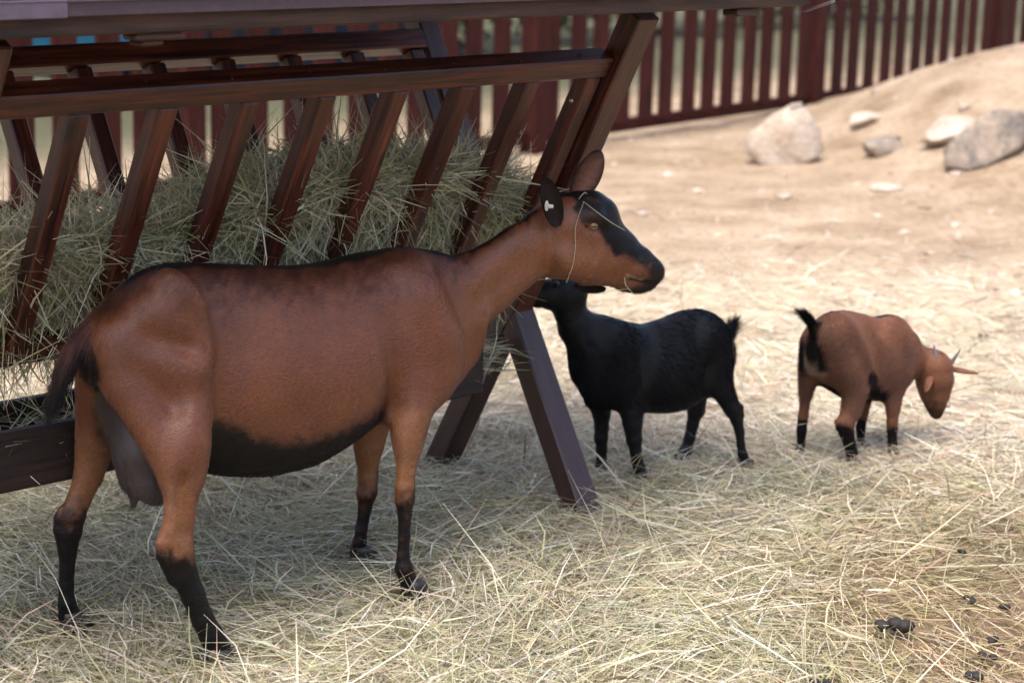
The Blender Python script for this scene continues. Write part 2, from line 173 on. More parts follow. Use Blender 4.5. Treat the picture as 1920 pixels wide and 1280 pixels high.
GOATS['black'] = dict(
  o=[0.435, 5.17, 0.0],
  deg=205,
  near=-1,
  comps=[
    {'t': 'trunk', 'top': [[-0.1608, 0.3519], [-0.1456, 0.387], [-0.1262, 0.4104], [-0.1007, 0.4239], [-0.0641, 0.4338], [-0.0138, 0.4301], [0.0452, 0.4112], [0.1008, 0.4008], [0.1504, 0.4074], [0.1967, 0.4222], [0.2359, 0.4222], [0.2693, 0.3962]], 'bot': [[-0.1665, 0.2447], [-0.1289, 0.1958], [-0.0768, 0.1751], [-0.0413, 0.1575], [0.024, 0.1518], [0.091, 0.161], [0.1717, 0.1744], [0.2308, 0.1857], [0.268, 0.2167], [0.2898, 0.2619]], 'wid': [[-0.1706, 0.03], [-0.1262, 0.055], [-0.0641, 0.07], [-0.0024, 0.085], [0.077, 0.09], [0.1504, 0.078], [0.2156, 0.066], [0.2693, 0.045]], 'k': 0.02, 'pear': 0.12},
    {'t': 'tube', 'p': [[-0.0875, 0.035, 0.3476, 0.0448, 0.0548], [-0.105, 0.045, 0.2752, 0.0347, 0.0424], [-0.1227, 0.06, 0.211, 0.0231, 0.0283], [-0.1453, 0.065, 0.1658, 0.0181, 0.0221]], 'k': 0.025, 'lat': [0, 1, 0]},
    {'t': 'tube', 'p': [[-0.1286, 0.062, 0.2006, 0.0199, 0.0235], [-0.1499, 0.066, 0.1612, 0.0174, 0.0205], [-0.1607, 0.067, 0.1352, 0.0155, 0.0183], [-0.1722, 0.068, 0.097, 0.0117, 0.0137], [-0.1768, 0.069, 0.0639, 0.0101, 0.0119], [-0.1827, 0.07, 0.0366, 0.0117, 0.0138], [-0.1923, 0.07, 0.0145, 0.013, 0.0153]], 'k': 0.01, 'lat': [0, 1, 0]},
    {'t': 'tube', 'p': [[-0.1712, 0.066, 0.1681, 0.0071, 0.0085], [-0.1758, 0.066, 0.1454, 0.0065, 0.0078]], 'k': 0.01, 'lat': [0, 1, 0]},
    {'t': 'tube', 'p': [[-0.1107, -0.035, 0.3007, 0.0442, 0.054], [-0.117, -0.05, 0.2146, 0.034, 0.0416], [-0.1136, -0.06, 0.1628, 0.0197, 0.0241], [-0.1113, -0.062, 0.1293, 0.0184, 0.0225]], 'k': 0.025, 'lat': [0, 1, 0]},
    {'t': 'tube', 'p': [[-0.1091, -0.06, 0.1512, 0.019, 0.0224], [-0.1064, -0.062, 0.1267, 0.0178, 0.0209], [-0.1019, -0.063, 0.092, 0.0151, 0.0178], [-0.0942, -0.064, 0.0546, 0.0138, 0.0163], [-0.0878, -0.065, 0.0245, 0.0145, 0.0171], [-0.0773, -0.066, 0.01, 0.0158, 0.0186]], 'k': 0.01, 'lat': [0, 1, 0]},
    {'t': 'tube', 'p': [[-0.1242, -0.062, 0.1402, 0.0079, 0.0095], [-0.1299, -0.062, 0.1276, 0.0066, 0.0079]], 'k': 0.01, 'lat': [0, 1, 0]},
    {'t': 'tube', 'p': [[0.1884, 0.035, 0.3405, 0.0526, 0.0643], [0.1715, 0.045, 0.2552, 0.0402, 0.0492], [0.1553, 0.055, 0.1912, 0.0252, 0.0308], [0.1512, 0.056, 0.1547, 0.0221, 0.027]], 'k': 0.025, 'lat': [0, 1, 0]},
    {'t': 'tube', 'p': [[0.1537, 0.056, 0.1768, 0.0227, 0.0267], [0.1493, 0.057, 0.133, 0.0196, 0.0231], [0.1451, 0.057, 0.1078, 0.019, 0.0224], [0.1395, 0.058, 0.0738, 0.0139, 0.0164], [0.1358, 0.059, 0.0488, 0.0133, 0.0157], [0.1274, 0.06, 0.0246, 0.0153, 0.018]], 'k': 0.01, 'lat': [0, 1, 0]},
    {'t': 'tube', 'p': [[0.2189, -0.03, 0.2849, 0.0482, 0.0589], [0.2021, -0.045, 0.2069, 0.0332, 0.0406], [0.1854, -0.055, 0.1514, 0.0199, 0.0243]], 'k': 0.025, 'lat': [0, 1, 0]},
    {'t': 'tube', 'p': [[0.186, -0.055, 0.1662, 0.0199, 0.0234], [0.1836, -0.056, 0.114, 0.0174, 0.0204], [0.1842, -0.056, 0.0844, 0.0167, 0.0197], [0.1808, -0.057, 0.051, 0.0132, 0.0155], [0.1793, -0.058, 0.0207, 0.0129, 0.0152], [0.1796, -0.059, -0.0004, 0.0155, 0.0183]], 'k': 0.01, 'lat': [0, 1, 0]},
    {'t': 'tube', 'p': [[0.193, 0.0, 0.3215, 0.0631, 0.0841], [0.2493, 0.0, 0.359, 0.0522, 0.0697], [0.2977, 0.0, 0.4126, 0.0374, 0.0498], [0.3175, 0.0, 0.4536, 0.0321, 0.0428], [0.3306, 0.0, 0.4799, 0.031, 0.0413]], 'k': 0.03, 'lat': [0, 1, 0]},
    {'t': 'tube', 'p': [[0.316, 0.0, 0.5043, 0.0409, 0.0454], [0.3467, 0.0, 0.5049, 0.0408, 0.0453], [0.3802, 0.0, 0.5015, 0.0345, 0.0384], [0.4135, 0.0, 0.4982, 0.0258, 0.0287], [0.4346, 0.0, 0.4982, 0.0184, 0.0205]], 'k': 0.02, 'lat': [0, 1, 0]},
    {'t': 'tube', 'p': [[-0.1544, 0.0, 0.3465, 0.0158, 0.0158], [-0.1699, 0.0, 0.3675, 0.0144, 0.0144], [-0.1823, 0.0, 0.3857, 0.0115, 0.0115]], 'k': 0.012, 'lat': [0, 1, 0]},
  ],
  bumps=[
    [0.117, 0.09, 0.3757, 0.0699, 0.1, 0.2596, 0.006, 0.05],
    [-0.067, 0.07, 0.2842, -0.0632, 0.08, 0.2431, -0.008, 0.02],
    [0.2084, 0.085, 0.3817, 0.1778, 0.08, 0.2642, 0.006, 0.03],
    [0.1485, 0.09, 0.3781, 0.1438, 0.09, 0.2636, -0.005, 0.02],
  ],
  paint=[
    [-0.0307, 0.03, 0.1602, -0.0701, 0.03, 0.1936, 0.02, 0.015, 'd'],
  ],
  feet=[[-0.1978, 0.07, 0.0064], [-0.0759, -0.066, 0.0041], [0.1238, 0.06, 0.0154], [0.1793, -0.059, -0.008]],
  eyes=[[0.3743, 0.036, 0.5347], [0.3387, -0.036, 0.5185]],
  hn=[0, 1, 0],
  hfw=[1, 0, 0],
  ear_near=[[0.3214, 0.04, 0.5292], [0.2479, 0.065, 0.5181]],
  ear_far=[[0.2908, -0.045, 0.5093], [0.2006, -0.1, 0.5144]],
)
GOATS['kid'] = dict(
  o=[0.945, 5.33, 0.0],
  deg=36,
  near=1,
  comps=[
    {'t': 'trunk', 'top': [[-0.1567, 0.3248], [-0.1491, 0.38], [-0.1236, 0.4111], [-0.08, 0.4167], [-0.0352, 0.4133], [0.0129, 0.4005], [0.079, 0.3782], [0.1387, 0.3685], [0.1784, 0.3519], [0.2081, 0.3087]], 'bot': [[-0.1368, 0.248], [-0.103, 0.2016], [-0.0393, 0.1674], [0.024, 0.1512], [0.0874, 0.1425], [0.1404, 0.1414], [0.1879, 0.1598], [0.2096, 0.2035]], 'wid': [[-0.1567, 0.04], [-0.1236, 0.065], [-0.0393, 0.08], [0.0664, 0.085], [0.1518, 0.066], [0.2081, 0.045]], 'k': 0.02, 'pear': 0.14},
    {'t': 'tube', 'p': [[-0.1091, 0.035, 0.3484, 0.0518, 0.0633], [-0.0681, 0.05, 0.2798, 0.0482, 0.0589], [-0.0522, 0.06, 0.2127, 0.0326, 0.0399], [-0.0677, 0.066, 0.1562, 0.0235, 0.0287]], 'k': 0.025, 'lat': [0, 1, 0]},
    {'t': 'tube', 'p': [[-0.0571, 0.062, 0.1988, 0.0287, 0.0338], [-0.0712, 0.066, 0.1492, 0.0235, 0.0277], [-0.0929, 0.068, 0.1182, 0.0235, 0.0276], [-0.0869, 0.068, 0.0947, 0.0196, 0.0231], [-0.0736, 0.07, 0.057, 0.0151, 0.0177], [-0.0632, 0.07, 0.0313, 0.0157, 0.0185]], 'k': 0.012, 'lat': [0, 1, 0]},
    {'t': 'tube', 'p': [[-0.1239, 0.068, 0.1271, 0.0071, 0.0086], [-0.1162, 0.068, 0.1065, 0.0065, 0.0078]], 'k': 0.01, 'lat': [0, 1, 0]},
    {'t': 'tube', 'p': [[-0.123, -0.035, 0.3285, 0.0366, 0.0447], [-0.1177, -0.055, 0.2488, 0.0276, 0.0338], [-0.1177, -0.062, 0.1792, 0.0172, 0.021]], 'k': 0.025, 'lat': [0, 1, 0]},
    {'t': 'tube', 'p': [[-0.118, -0.06, 0.21, 0.0198, 0.0233], [-0.1186, -0.062, 0.1642, 0.0126, 0.0148], [-0.1228, -0.064, 0.111, 0.0132, 0.0156], [-0.1249, -0.065, 0.0714, 0.0133, 0.0156], [-0.123, -0.066, 0.031, 0.0104, 0.0122], [-0.1245, -0.067, 0.0095, 0.0113, 0.0133]], 'k': 0.01, 'lat': [0, 1, 0]},
    {'t': 'tube', 'p': [[0.1027, 0.035, 0.3159, 0.0451, 0.0551], [0.1175, 0.045, 0.225, 0.0333, 0.0407], [0.105, 0.055, 0.1556, 0.0193, 0.0236], [0.1042, 0.056, 0.1299, 0.0173, 0.0212]], 'k': 0.025, 'lat': [0, 1, 0]},
    {'t': 'tube', 'p': [[0.1028, 0.056, 0.1454, 0.018, 0.0212], [0.1025, 0.057, 0.0921, 0.0147, 0.0173], [0.1043, 0.057, 0.0718, 0.014, 0.0165], [0.1068, 0.058, 0.0331, 0.012, 0.0142], [0.1104, 0.059, 0.0065, 0.0147, 0.0174]], 'k': 0.01, 'lat': [0, 1, 0]},
    {'t': 'tube', 'p': [[0.1162, -0.035, 0.2234, 0.0337, 0.0396], [0.109, -0.05, 0.1437, 0.0176, 0.0207], [0.104, -0.055, 0.0888, 0.0129, 0.0152], [0.0977, -0.056, 0.0504, 0.0129, 0.0152], [0.1032, -0.057, -0.0008, 0.0102, 0.012], [0.1045, -0.057, -0.0167, 0.0109, 0.0128]], 'k': 0.015, 'lat': [0, 1, 0]},
    {'t': 'tube', 'p': [[0.1265, 0.0, 0.2938, 0.0579, 0.0773], [0.1808, 0.005, 0.2699, 0.0448, 0.0598], [0.2218, 0.015, 0.2469, 0.0349, 0.0465], [0.2594, 0.028, 0.228, 0.0305, 0.0406], [0.2845, 0.034, 0.2168, 0.0305, 0.0407]], 'k': 0.03, 'lat': [0, 1, 0]},
    {'t': 'tube', 'p': [[0.2774, 0.0406, 0.216, 0.046, 0.0542], [0.2785, 0.0445, 0.1856, 0.0461, 0.0542], [0.2792, 0.047, 0.1503, 0.0384, 0.0452], [0.2804, 0.0511, 0.1168, 0.0269, 0.0317], [0.2813, 0.0544, 0.0939, 0.018, 0.0211]], 'k': 0.02, 'lat': [-0.9613, 0.2756, 0.0]},
    {'t': 'tube', 'p': [[0.2656, 0.0357, 0.1698, 0.0271, 0.0271], [0.272, 0.0401, 0.145, 0.0211, 0.0211]], 'k': 0.02, 'lat': [-0.9613, 0.2756, 0.0]},
    {'t': 'tube', 'p': [[-0.1335, 0.0, 0.3339, 0.0173, 0.0173], [-0.156, -0.0, 0.3661, 0.0158, 0.0158], [-0.1739, -0.0, 0.3932, 0.0136, 0.0136], [-0.1972, -0.0, 0.4148, 0.0114, 0.0114], [-0.2235, -0.0, 0.4265, 0.0071, 0.0071]], 'k': 0.012, 'lat': [0, 1, 0]},
  ],
  bumps=[
    [-0.0979, 0.085, 0.3351, -0.0573, 0.09, 0.272, -0.006, 0.022],
    [0.0293, 0.08, 0.3337, 0.0784, 0.07, 0.2506, 0.006, 0.03],
    [-0.0071, 0.085, 0.339, 0.0194, 0.08, 0.2151, -0.006, 0.018],
    [-0.1027, 0.08, 0.2609, -0.0839, 0.08, 0.2287, 0.005, 0.02],
  ],
  paint=[
    [-0.1328, -0.064, 0.0819, -0.124, -0.067, 0.0033, 0.026, 0.012, 'k'],
    [-0.1048, 0.068, 0.0914, -0.0555, 0.07, 0.0118, 0.034, 0.012, 'k'],
    [-0.1189, 0.068, 0.1159, -0.1098, 0.068, 0.1026, 0.012, 0.01, 'k'],
    [0.1056, 0.057, 0.0577, 0.1125, 0.059, -0.017, 0.028, 0.014, 'k'],
    [0.0934, -0.056, 0.051, 0.1056, -0.057, -0.0295, 0.028, 0.014, 'k'],
    [-0.0805, -0.0, 0.173, 0.1944, -0.0, 0.1356, 0.045, 0.014, 'k'],
    [0.0211, 0.06, 0.1954, 0.0648, 0.06, 0.1714, 0.018, 0.01, 'k'],
    [-0.018, 0.08, 0.2425, 0.0267, 0.075, 0.1905, 0.02, 0.012, 'k'],
    [-0.1882, -0.0, 0.3212, -0.1421, 0.01, 0.1911, 0.036, 0.014, 't'],
    [-0.1792, 0.03, 0.341, -0.1608, 0.045, 0.2726, 0.018, 0.016, 'k'],
    [-0.1695, -0.045, 0.332, -0.1602, -0.055, 0.2542, 0.02, 0.014, 'k'],
    [-0.1739, 0.0, 0.3416, -0.1616, 0.0, 0.3106, 0.028, 0.012, 'k'],
    [-0.1297, -0.0, 0.3364, -0.1895, -0.0, 0.4169, 0.025, 0.01, 'k'],
    [-0.1893, -0.0, 0.4139, -0.244, -0.0, 0.4403, 0.03, 0.01, 'k'],
    [-0.1163, -0.0, 0.4191, -0.0357, -0.0, 0.4193, 0.008, 0.006, 'd'],
    [0.0659, -0.0, 0.3857, 0.1729, 0.0, 0.3647, 0.012, 0.01, 'k'],
    [0.1775, 0.0, 0.3612, 0.271, 0.03, 0.2641, 0.011, 0.008, 'k'],
    [0.2713, 0.0196, 0.2433, 0.2812, 0.054, 0.2493, 0.018, 0.01, 'k'],
    [0.281, 0.0532, 0.1094, 0.2825, 0.0586, 0.0791, 0.03, 0.03, 'd'],
    [0.282, 0.0566, 0.085, 0.284, 0.0636, 0.0769, 0.014, 0.008, 'n'],
    [0.2956, 0.0679, 0.1528, 0.2936, 0.0609, 0.0969, 0.01, 0.008, 'd'],
    [0.2454, 0.0378, 0.1528, 0.2646, 0.0505, 0.1063, 0.008, 0.008, 'd'],
  ],
  feet=[[-0.0582, 0.07, 0.0199], [-0.1261, -0.067, 0.0036], [0.1157, 0.059, -0.0051], [0.1051, -0.057, -0.0231]],
  eyes=[[0.2485, 0.0705, 0.1798], [0.3152, 0.0636, 0.1788]],
  hn=[-0.9613, 0.2756, 0.0],
  hfw=[0.2756, 0.9613, 0.0],
  ear_near=[[0.2468, 0.0502, 0.2003], [0.1851, 0.0998, 0.1732]],
  ear_far=[[0.3112, 0.0497, 0.2167], [0.385, 0.1075, 0.2041]],
  horns=[[[0.2595, 0.058, 0.2497], [0.2561, 0.0571, 0.2715], [0.2556, 0.0517, 0.2919]], [[0.308, 0.0674, 0.2286], [0.3157, 0.0764, 0.2481], [0.3229, 0.0906, 0.2795]]],
)

# ================================================================== helpers
def vnoise(x, y, seed=0):
    x = np.asarray(x, float); y = np.asarray(y, float)
    xi = np.floor(x).astype(np.int64); yi = np.floor(y).astype(np.int64); fx = x-xi; fy = y-yi
    fx = fx*fx*(3-2*fx); fy = fy*fy*(3-2*fy)
    def h(a, b):
        n = (a*374761393 + b*668265263 + seed*974634777) & 0xffffffff
        n = ((n ^ (n >> 13))*1274126177) & 0xffffffff
        return ((n ^ (n >> 16)) & 0xffff)/65535.0
    return (h(xi, yi)*(1-fx)+h(xi+1, yi)*fx)*(1-fy) + (h(xi, yi+1)*(1-fx)+h(xi+1, yi+1)*fx)*fy
def fbm(x, y, seed=0, o=3):
    return sum(vnoise(x*2**i, y*2**i, seed+i)/2**(i+1) for i in range(o))
def smooth(a, b, x):
    t = np.clip((np.asarray(x, float)-a)/(b-a), 0, 1); return t*t*(3-2*t)

def tag(o, label=None, cat=None, group=None, kind=None):
    if label: o['label'] = label
    if cat: o['category'] = cat
    if group: o['group'] = group
    if kind: o['kind'] = kind
    return o
def link(name, data, parent=None, mat=None):
    o = bpy.data.objects.new(name, data); COL.objects.link(o)
    if parent is not None: o.parent = parent
    if mat is not None and data is not None and not len(data.materials): data.materials.append(mat)
    return o
def empty(name, loc=(0, 0, 0), rz=0.):
    o = bpy.data.objects.new(name, None); COL.objects.link(o); o.location = loc; o.rotation_euler = (0, 0, rz); o.empty_display_size = .1; return o
def np_mesh(name, V, F, cols=None, smooth_=True, nv=4):
    V = np.ascontiguousarray(V, dtype=np.float32).reshape(-1, 3); F = np.ascontiguousarray(F, dtype=np.int32).reshape(-1, nv)
    me = bpy.data.meshes.new(name); me.vertices.add(len(V)); me.vertices.foreach_set('co', V.ravel())
    me.loops.add(F.size); me.loops.foreach_set('vertex_index', F.ravel())
    me.polygons.add(len(F)); me.polygons.foreach_set('loop_start', np.arange(0, F.size, nv, dtype=np.int32))
    me.update(calc_edges=True)
    me.polygons.foreach_set('use_smooth', np.full(len(F), smooth_))
    if cols is not None:
        a = me.color_attributes.new('col', 'FLOAT_COLOR', 'POINT')
        c = np.ones((len(V), 4), np.float32); c[:, :3] = cols; a.data.foreach_set('color', c.ravel())
    return me
def bm_mesh(name, bm, smooth_=False):
    me = bpy.data.meshes.new(name); bm.normal_update(); bm.to_mesh(me); bm.free()
    if smooth_: me.polygons.foreach_set('use_smooth', [True]*len(me.polygons))
    return me

# ---- materials
def mat(name):
    m = bpy.data.materials.new(name); m.use_nodes = True; nt = m.node_tree; b = nt.nodes['Principled BSDF']; return m, nt, b
def nd(nt, t, **kw):
    n = nt.nodes.new(t)
    for k, v in kw.items(): setattr(n, k, v)
    return n
def ramp(nt, fac, stops):
    r = nd(nt, 'ShaderNodeValToRGB'); e = r.color_ramp.elements
    while len(e) < len(stops): e.new(.5)
    for q, (p, c) in zip(e, stops): q.position = p; q.color = (*c, 1) if len(c) == 3 else c
    nt.links.new(fac, r.inputs[0]); return r.outputs[0]
def noise(nt, vec, scale, detail=4, rough=.55, dist=0.):
    n = nd(nt, 'ShaderNodeTexNoise'); n.inputs['Scale'].default_value = scale; n.inputs['Detail'].default_value = detail
    n.inputs['Roughness'].default_value = rough; n.inputs['Distortion'].default_value = dist
    nt.links.new(vec, n.inputs['Vector']); return n.outputs['Fac']
def mapping(nt, vec, s=(1, 1, 1), loc=None):
    mp = nd(nt, 'ShaderNodeMapping'); mp.inputs['Scale'].default_value = s; nt.links.new(vec, mp.inputs['Vector'])
    if loc is not None: nt.links.new(loc, mp.inputs['Location'])
    return mp.outputs[0]
def mixc(nt, fac, a, b, bt='MIX'):
    n = nd(nt, 'ShaderNodeMix', data_type='RGBA', blend_type=bt)
    for s, v in ((0, fac), (6, a), (7, b)):
        if hasattr(v, 'is_output'): nt.links.new(v, n.inputs[s])
        else: n.inputs[s].default_value = v if s == 0 else (*v, 1)
    return n.outputs[2]
def bump(nt, b, h, strength=.5, dist=.01):
    n = nd(nt, 'ShaderNodeBump'); n.inputs['Strength'].default_value = strength; n.inputs['Distance'].default_value = dist
    nt.links.new(h, n.inputs['Height']); nt.links.new(n.outputs[0], b.inputs['Normal'])
def objcoord(nt, rand=True):
    tc = nd(nt, 'ShaderNodeTexCoord'); v = tc.outputs['Object']
    if not rand: return v, None
    oi = nd(nt, 'ShaderNodeObjectInfo'); mu = nd(nt, 'ShaderNodeVectorMath', operation='ADD')
    sc = nd(nt, 'ShaderNodeMath', operation='MULTIPLY'); sc.inputs[1].default_value = 37.
    nt.links.new(oi.outputs['Random'], sc.inputs[0]); nt.links.new(v, mu.inputs[0]); nt.links.new(sc.outputs[0], mu.inputs[1])
    return mu.outputs[0], oi.outputs['Random']
def wood_mat(name, dark, mid, light, rough=.42, scale=1., coat=.15, weather=0., spec=.5):
    m, nt, b = mat(name); v, rnd = objcoord(nt)
    g = noise(nt, mapping(nt, v, (1.6*scale, 26*scale, 26*scale)), 3.0, 6, .6, .6)
    g2 = noise(nt, mapping(nt, v, (.5, 90, 90)), 2.2, 3, .6)
    blot = noise(nt, mapping(nt, v, (3, 9, 9)), 1.6, 3)
    c = ramp(nt, g, [(.36, dark), (.50, mid), (.68, light)])
    c = mixc(nt, .5, c, ramp(nt, g2, [(.35, (.2, .2, .2)), (.65, (1.35, 1.35, 1.35))]), 'MULTIPLY')
    c = mixc(nt, .6, c, ramp(nt, blot, [(.3, (.55, .5, .5)), (.7, (1.25, 1.2, 1.15))]), 'MULTIPLY')
    c = mixc(nt, .6, c, ramp(nt, rnd, [(0, (.72, .7, .7)), (1, (1.25, 1.18, 1.15))]), 'MULTIPLY')
    kn = nd(nt, 'ShaderNodeTexVoronoi'); kn.inputs['Scale'].default_value = 1.; nt.links.new(mapping(nt, v, (4, 11, 11)), kn.inputs['Vector'])
    c = mixc(nt, ramp(nt, kn.outputs['Distance'], [(.06, (.85, .85, .85)), (.13, (0, 0, 0))]), c, tuple(.4*q for q in dark))
    if weather: c = mixc(nt, ramp(nt, blot, [(.4, (0, 0, 0)), (.75, (weather,)*3)]), c, (.16, .12, .14))
    nt.links.new(c, b.inputs['Base Color'])
    nt.links.new(ramp(nt, g2, [(.3, (rough-.08,)*3), (.7, (rough+.16,)*3)]), b.inputs['Roughness'])
    b.inputs['Specular IOR Level'].default_value = spec; b.inputs['Coat Weight'].default_value = coat; b.inputs['Coat Roughness'].default_value = .35
    bump(nt, b, g2, .35, .002); return m
M = {}
M['rack_wood'] = wood_mat('rack_wood', (0.0194, 0.0039, 0.0025), (0.0734, 0.0138, 0.0063), (0.1497, 0.0328, 0.0125))
M['leg_paint'] = wood_mat('leg_paint', (0.0264, 0.0092, 0.0079), (0.0409, 0.0145, 0.0125), (0.0561, 0.0211, 0.0178), rough=.4, coat=.1)
M['trough_wood'] = wood_mat('trough_wood', (0.0084, 0.0035, 0.0028), (0.0154, 0.0063, 0.0049), (0.0280, 0.0112, 0.0084), rough=.65, coat=0)
M['beam_wood'] = wood_mat('beam_wood', (0.0280, 0.0098, 0.0042), (0.0595, 0.0231, 0.0098), (0.0910, 0.0385, 0.0168), rough=.55, coat=0)
M['fence_wood'] = wood_mat('fence_wood', (0.0292, 0.0064, 0.0049), (0.0474, 0.0108, 0.0080), (0.0693, 0.0172, 0.0122), rough=.7, coat=0, spec=.15)
M['shed_wood'] = wood_mat('shed_wood', (0.0056, 0.0077, 0.0140), (0.0084, 0.0112, 0.0210), (0.0140, 0.0182, 0.0315), rough=.6, coat=0)
m, nt, b = mat('fascia_metal'); v, _ = objcoord(nt, False)
n = noise(nt, v, 60, 3); n3 = noise(nt, mapping(nt, v, (2, 20, 20)), 2, 4)
c = mixc(nt, ramp(nt, n, [(.45, (0, 0, 0)), (.8, (.4, .4, .4))]), (.062, .038, .048), (.11, .075, .09)); c = mixc(nt, ramp(nt, n3, [(.55, (0, 0, 0)), (.75, (.5,)*3)]), c, (.09, .065, .07))
nt.links.new(c, b.inputs['Base Color']); b.inputs['Roughness'].default_value = .45; bump(nt, b, n, .1, .001); M['fascia'] = m
m, nt, b = mat('shingle'); v, rnd = objcoord(nt)
n = noise(nt, v, 260, 2); c = mixc(nt, .7, ramp(nt, n, [(.35, (.04, .03, .03)), (.7, (.20, .15, .15))]), ramp(nt, rnd, [(0, (.7, .7, .7)), (1, (1.2, 1.15, 1.1))]), 'MULTIPLY')
nt.links.new(c, b.inputs['Base Color']); b.inputs['Roughness'].default_value = .9; bump(nt, b, n, .6, .002); M['shingle'] = m
m, nt, b = mat('steel'); b.inputs['Base Color'].default_value = (.6, .6, .62, 1); b.inputs['Metallic'].default_value = 1; b.inputs['Roughness'].default_value = .3; M['steel'] = m
def flat_mat(name, col, rough=.5, var=.25, scale=30., metallic=0., bumps=.2):
    m, nt, b = mat(name); v, rnd = objcoord(nt); n = noise(nt, v, scale, 4)
    c = mixc(nt, 1., col, ramp(nt, n, [(.3, (1-var,)*3), (.7, (1+var,)*3)]), 'MULTIPLY'); nt.links.new(c, b.inputs['Base Color'])
    b.inputs['Roughness'].default_value = rough; b.inputs['Metallic'].default_value = metallic; bump(nt, b, n, bumps, .002); M[name] = m; return m
flat_mat('hoof_horn', (.022, .017, .015), .5); flat_mat('pale_hoof', (.15, .11, .07), .6); flat_mat('grey_horn', (.10, .10, .12), .4)
flat_mat('white_plastic', (.60, .56, .47), .4, .1); flat_mat('dung', (.012, .009, .007), .75, .5, 60, 0, .8)
flat_mat('teal_paint', (.01, .12, .19), .35, .1); flat_mat('clear_tape', (.11, .085, .115), .3, .2); flat_mat('pole_metal', (.45, .45, .46), .45, .1)
flat_mat('pupil', (.004, .004, .004), .1, 0.)
m, nt, b = mat('amber_eye'); b.inputs['Base Color'].default_value = (.17, .10, .04, 1); b.inputs['Roughness'].default_value = .08; M['eye'] = m
m, nt, b = mat('dark_eye'); b.inputs['Base Color'].default_value = (.008, .006, .005, 1); b.inputs['Roughness'].default_value = .45; M['dark_eye'] = m
def attr_mat(name, rough=.55, trans=0., sheen=0., varn=None, spec=.4, coat=0.):
    m, nt, b = mat(name); a = nd(nt, 'ShaderNodeAttribute', attribute_name='col'); c = a.outputs['Color']
    if varn:
        v, _ = objcoord(nt, False); n = noise(nt, mapping(nt, v, varn), 1., 5, .6); c = mixc(nt, 1., c, ramp(nt, n, [(.3, (.72,)*3), (.7, (1.25,)*3)]), 'MULTIPLY')
        bump(nt, b, n, .25, .002)
    nt.links.new(c, b.inputs['Base Color']); b.inputs['Roughness'].default_value = rough; b.inputs['Specular IOR Level'].default_value = spec
    b.inputs['Sheen Weight'].default_value = sheen; b.inputs['Sheen Roughness'].default_value = .4
    if trans:
        tl = nd(nt, 'ShaderNodeBsdfTranslucent'); nt.links.new(c, tl.inputs[0]); mx = nd(nt, 'ShaderNodeMixShader'); mx.inputs[0].default_value = trans
        nt.links.new(b.outputs[0], mx.inputs[1]); nt.links.new(tl.outputs[0], mx.inputs[2]); nt.links.new(mx.outputs[0], nt.nodes['Material Output'].inputs[0])
    M[name] = m; return m
attr_mat('hay', .62, .25, spec=.25); 
def coat_mat(name, mix, ru, col):
    attr_mat(name, .8, spec=0.); m = M[name]; nt = m.node_tree; b = nt.nodes['Principled BSDF']
    hb = nd(nt, 'ShaderNodeBsdfHair', component='Reflection'); hb.inputs['Color'].default_value = (*col, 1); hb.inputs['RoughnessU'].default_value = ru; hb.inputs['RoughnessV'].default_value = .9; hb.inputs['Offset'].default_value = R(3)
    mx = nd(nt, 'ShaderNodeMixShader'); 
    bw = nd(nt, 'ShaderNodeRGBToBW'); nt.links.new(nt.nodes['Attribute'].outputs['Color'], bw.inputs[0]); mr = nd(nt, 'ShaderNodeMapRange'); mr.inputs[1].default_value = .005; mr.inputs[2].default_value = .06; mr.inputs[3].default_value = .22*mix; mr.inputs[4].default_value = mix
    nt.links.new(bw.outputs[0], mr.inputs[0]); nt.links.new(mr.outputs[0], mx.inputs[0]); nt.links.new(b.outputs[0], mx.inputs[1]); nt.links.new(hb.outputs[0], mx.inputs[2]); nt.links.new(mx.outputs[0], nt.nodes['Material Output'].inputs[0])
coat_mat('coat', .12, .34, (1, .86, .82)); coat_mat('kid_coat', .07, .35, (.85, .9, 1)); coat_mat('brown_kid_coat', .06, .4, (1, .88, .85))
attr_mat('skin', .7, varn=(60, 60, 60), spec=.15)
def pelt_mat(name, rough, spec, sheen, tint):
    m, nt, b = mat(name); a = nd(nt, 'ShaderNodeAttribute', attribute_name='col'); v, _ = objcoord(nt, False)
    hs = noise(nt, mapping(nt, v, (45, 150, 150)), 2.2, 4, .6, .4); big = noise(nt, v, 14, 4, .6)
    c = mixc(nt, 1., a.outputs['Color'], ramp(nt, hs, [(.3, (.62,)*3), (.7, (1.38,)*3)]), 'MULTIPLY'); c = mixc(nt, 1., c, ramp(nt, big, [(.3, (.85, .83, .82)), (.7, (1.14, 1.15, 1.16))]), 'MULTIPLY')
    nt.links.new(c, b.inputs['Base Color']); bw = nd(nt, 'ShaderNodeRGBToBW'); nt.links.new(a.outputs['Color'], bw.inputs[0])
    def by_tone(lo, hi, sock):
        mr = nd(nt, 'ShaderNodeMapRange'); mr.inputs[1].default_value = .01; mr.inputs[2].default_value = .05; mr.inputs[3].default_value = lo; mr.inputs[4].default_value = hi; nt.links.new(bw.outputs[0], mr.inputs[0]); nt.links.new(mr.outputs[0], sock)
    by_tone(spec*.4, spec, b.inputs['Specular IOR Level']); by_tone(sheen*.12, sheen, b.inputs['Sheen Weight'])
    nt.links.new(ramp(nt, hs, [(.3, (rough-.06,)*3), (.7, (rough+.1,)*3)]), b.inputs['Roughness'])
    b.inputs['Sheen Roughness'].default_value = .35; b.inputs['Sheen Tint'].default_value = (*tint, 1); bump(nt, b, hs, .5, .003); M[name] = m
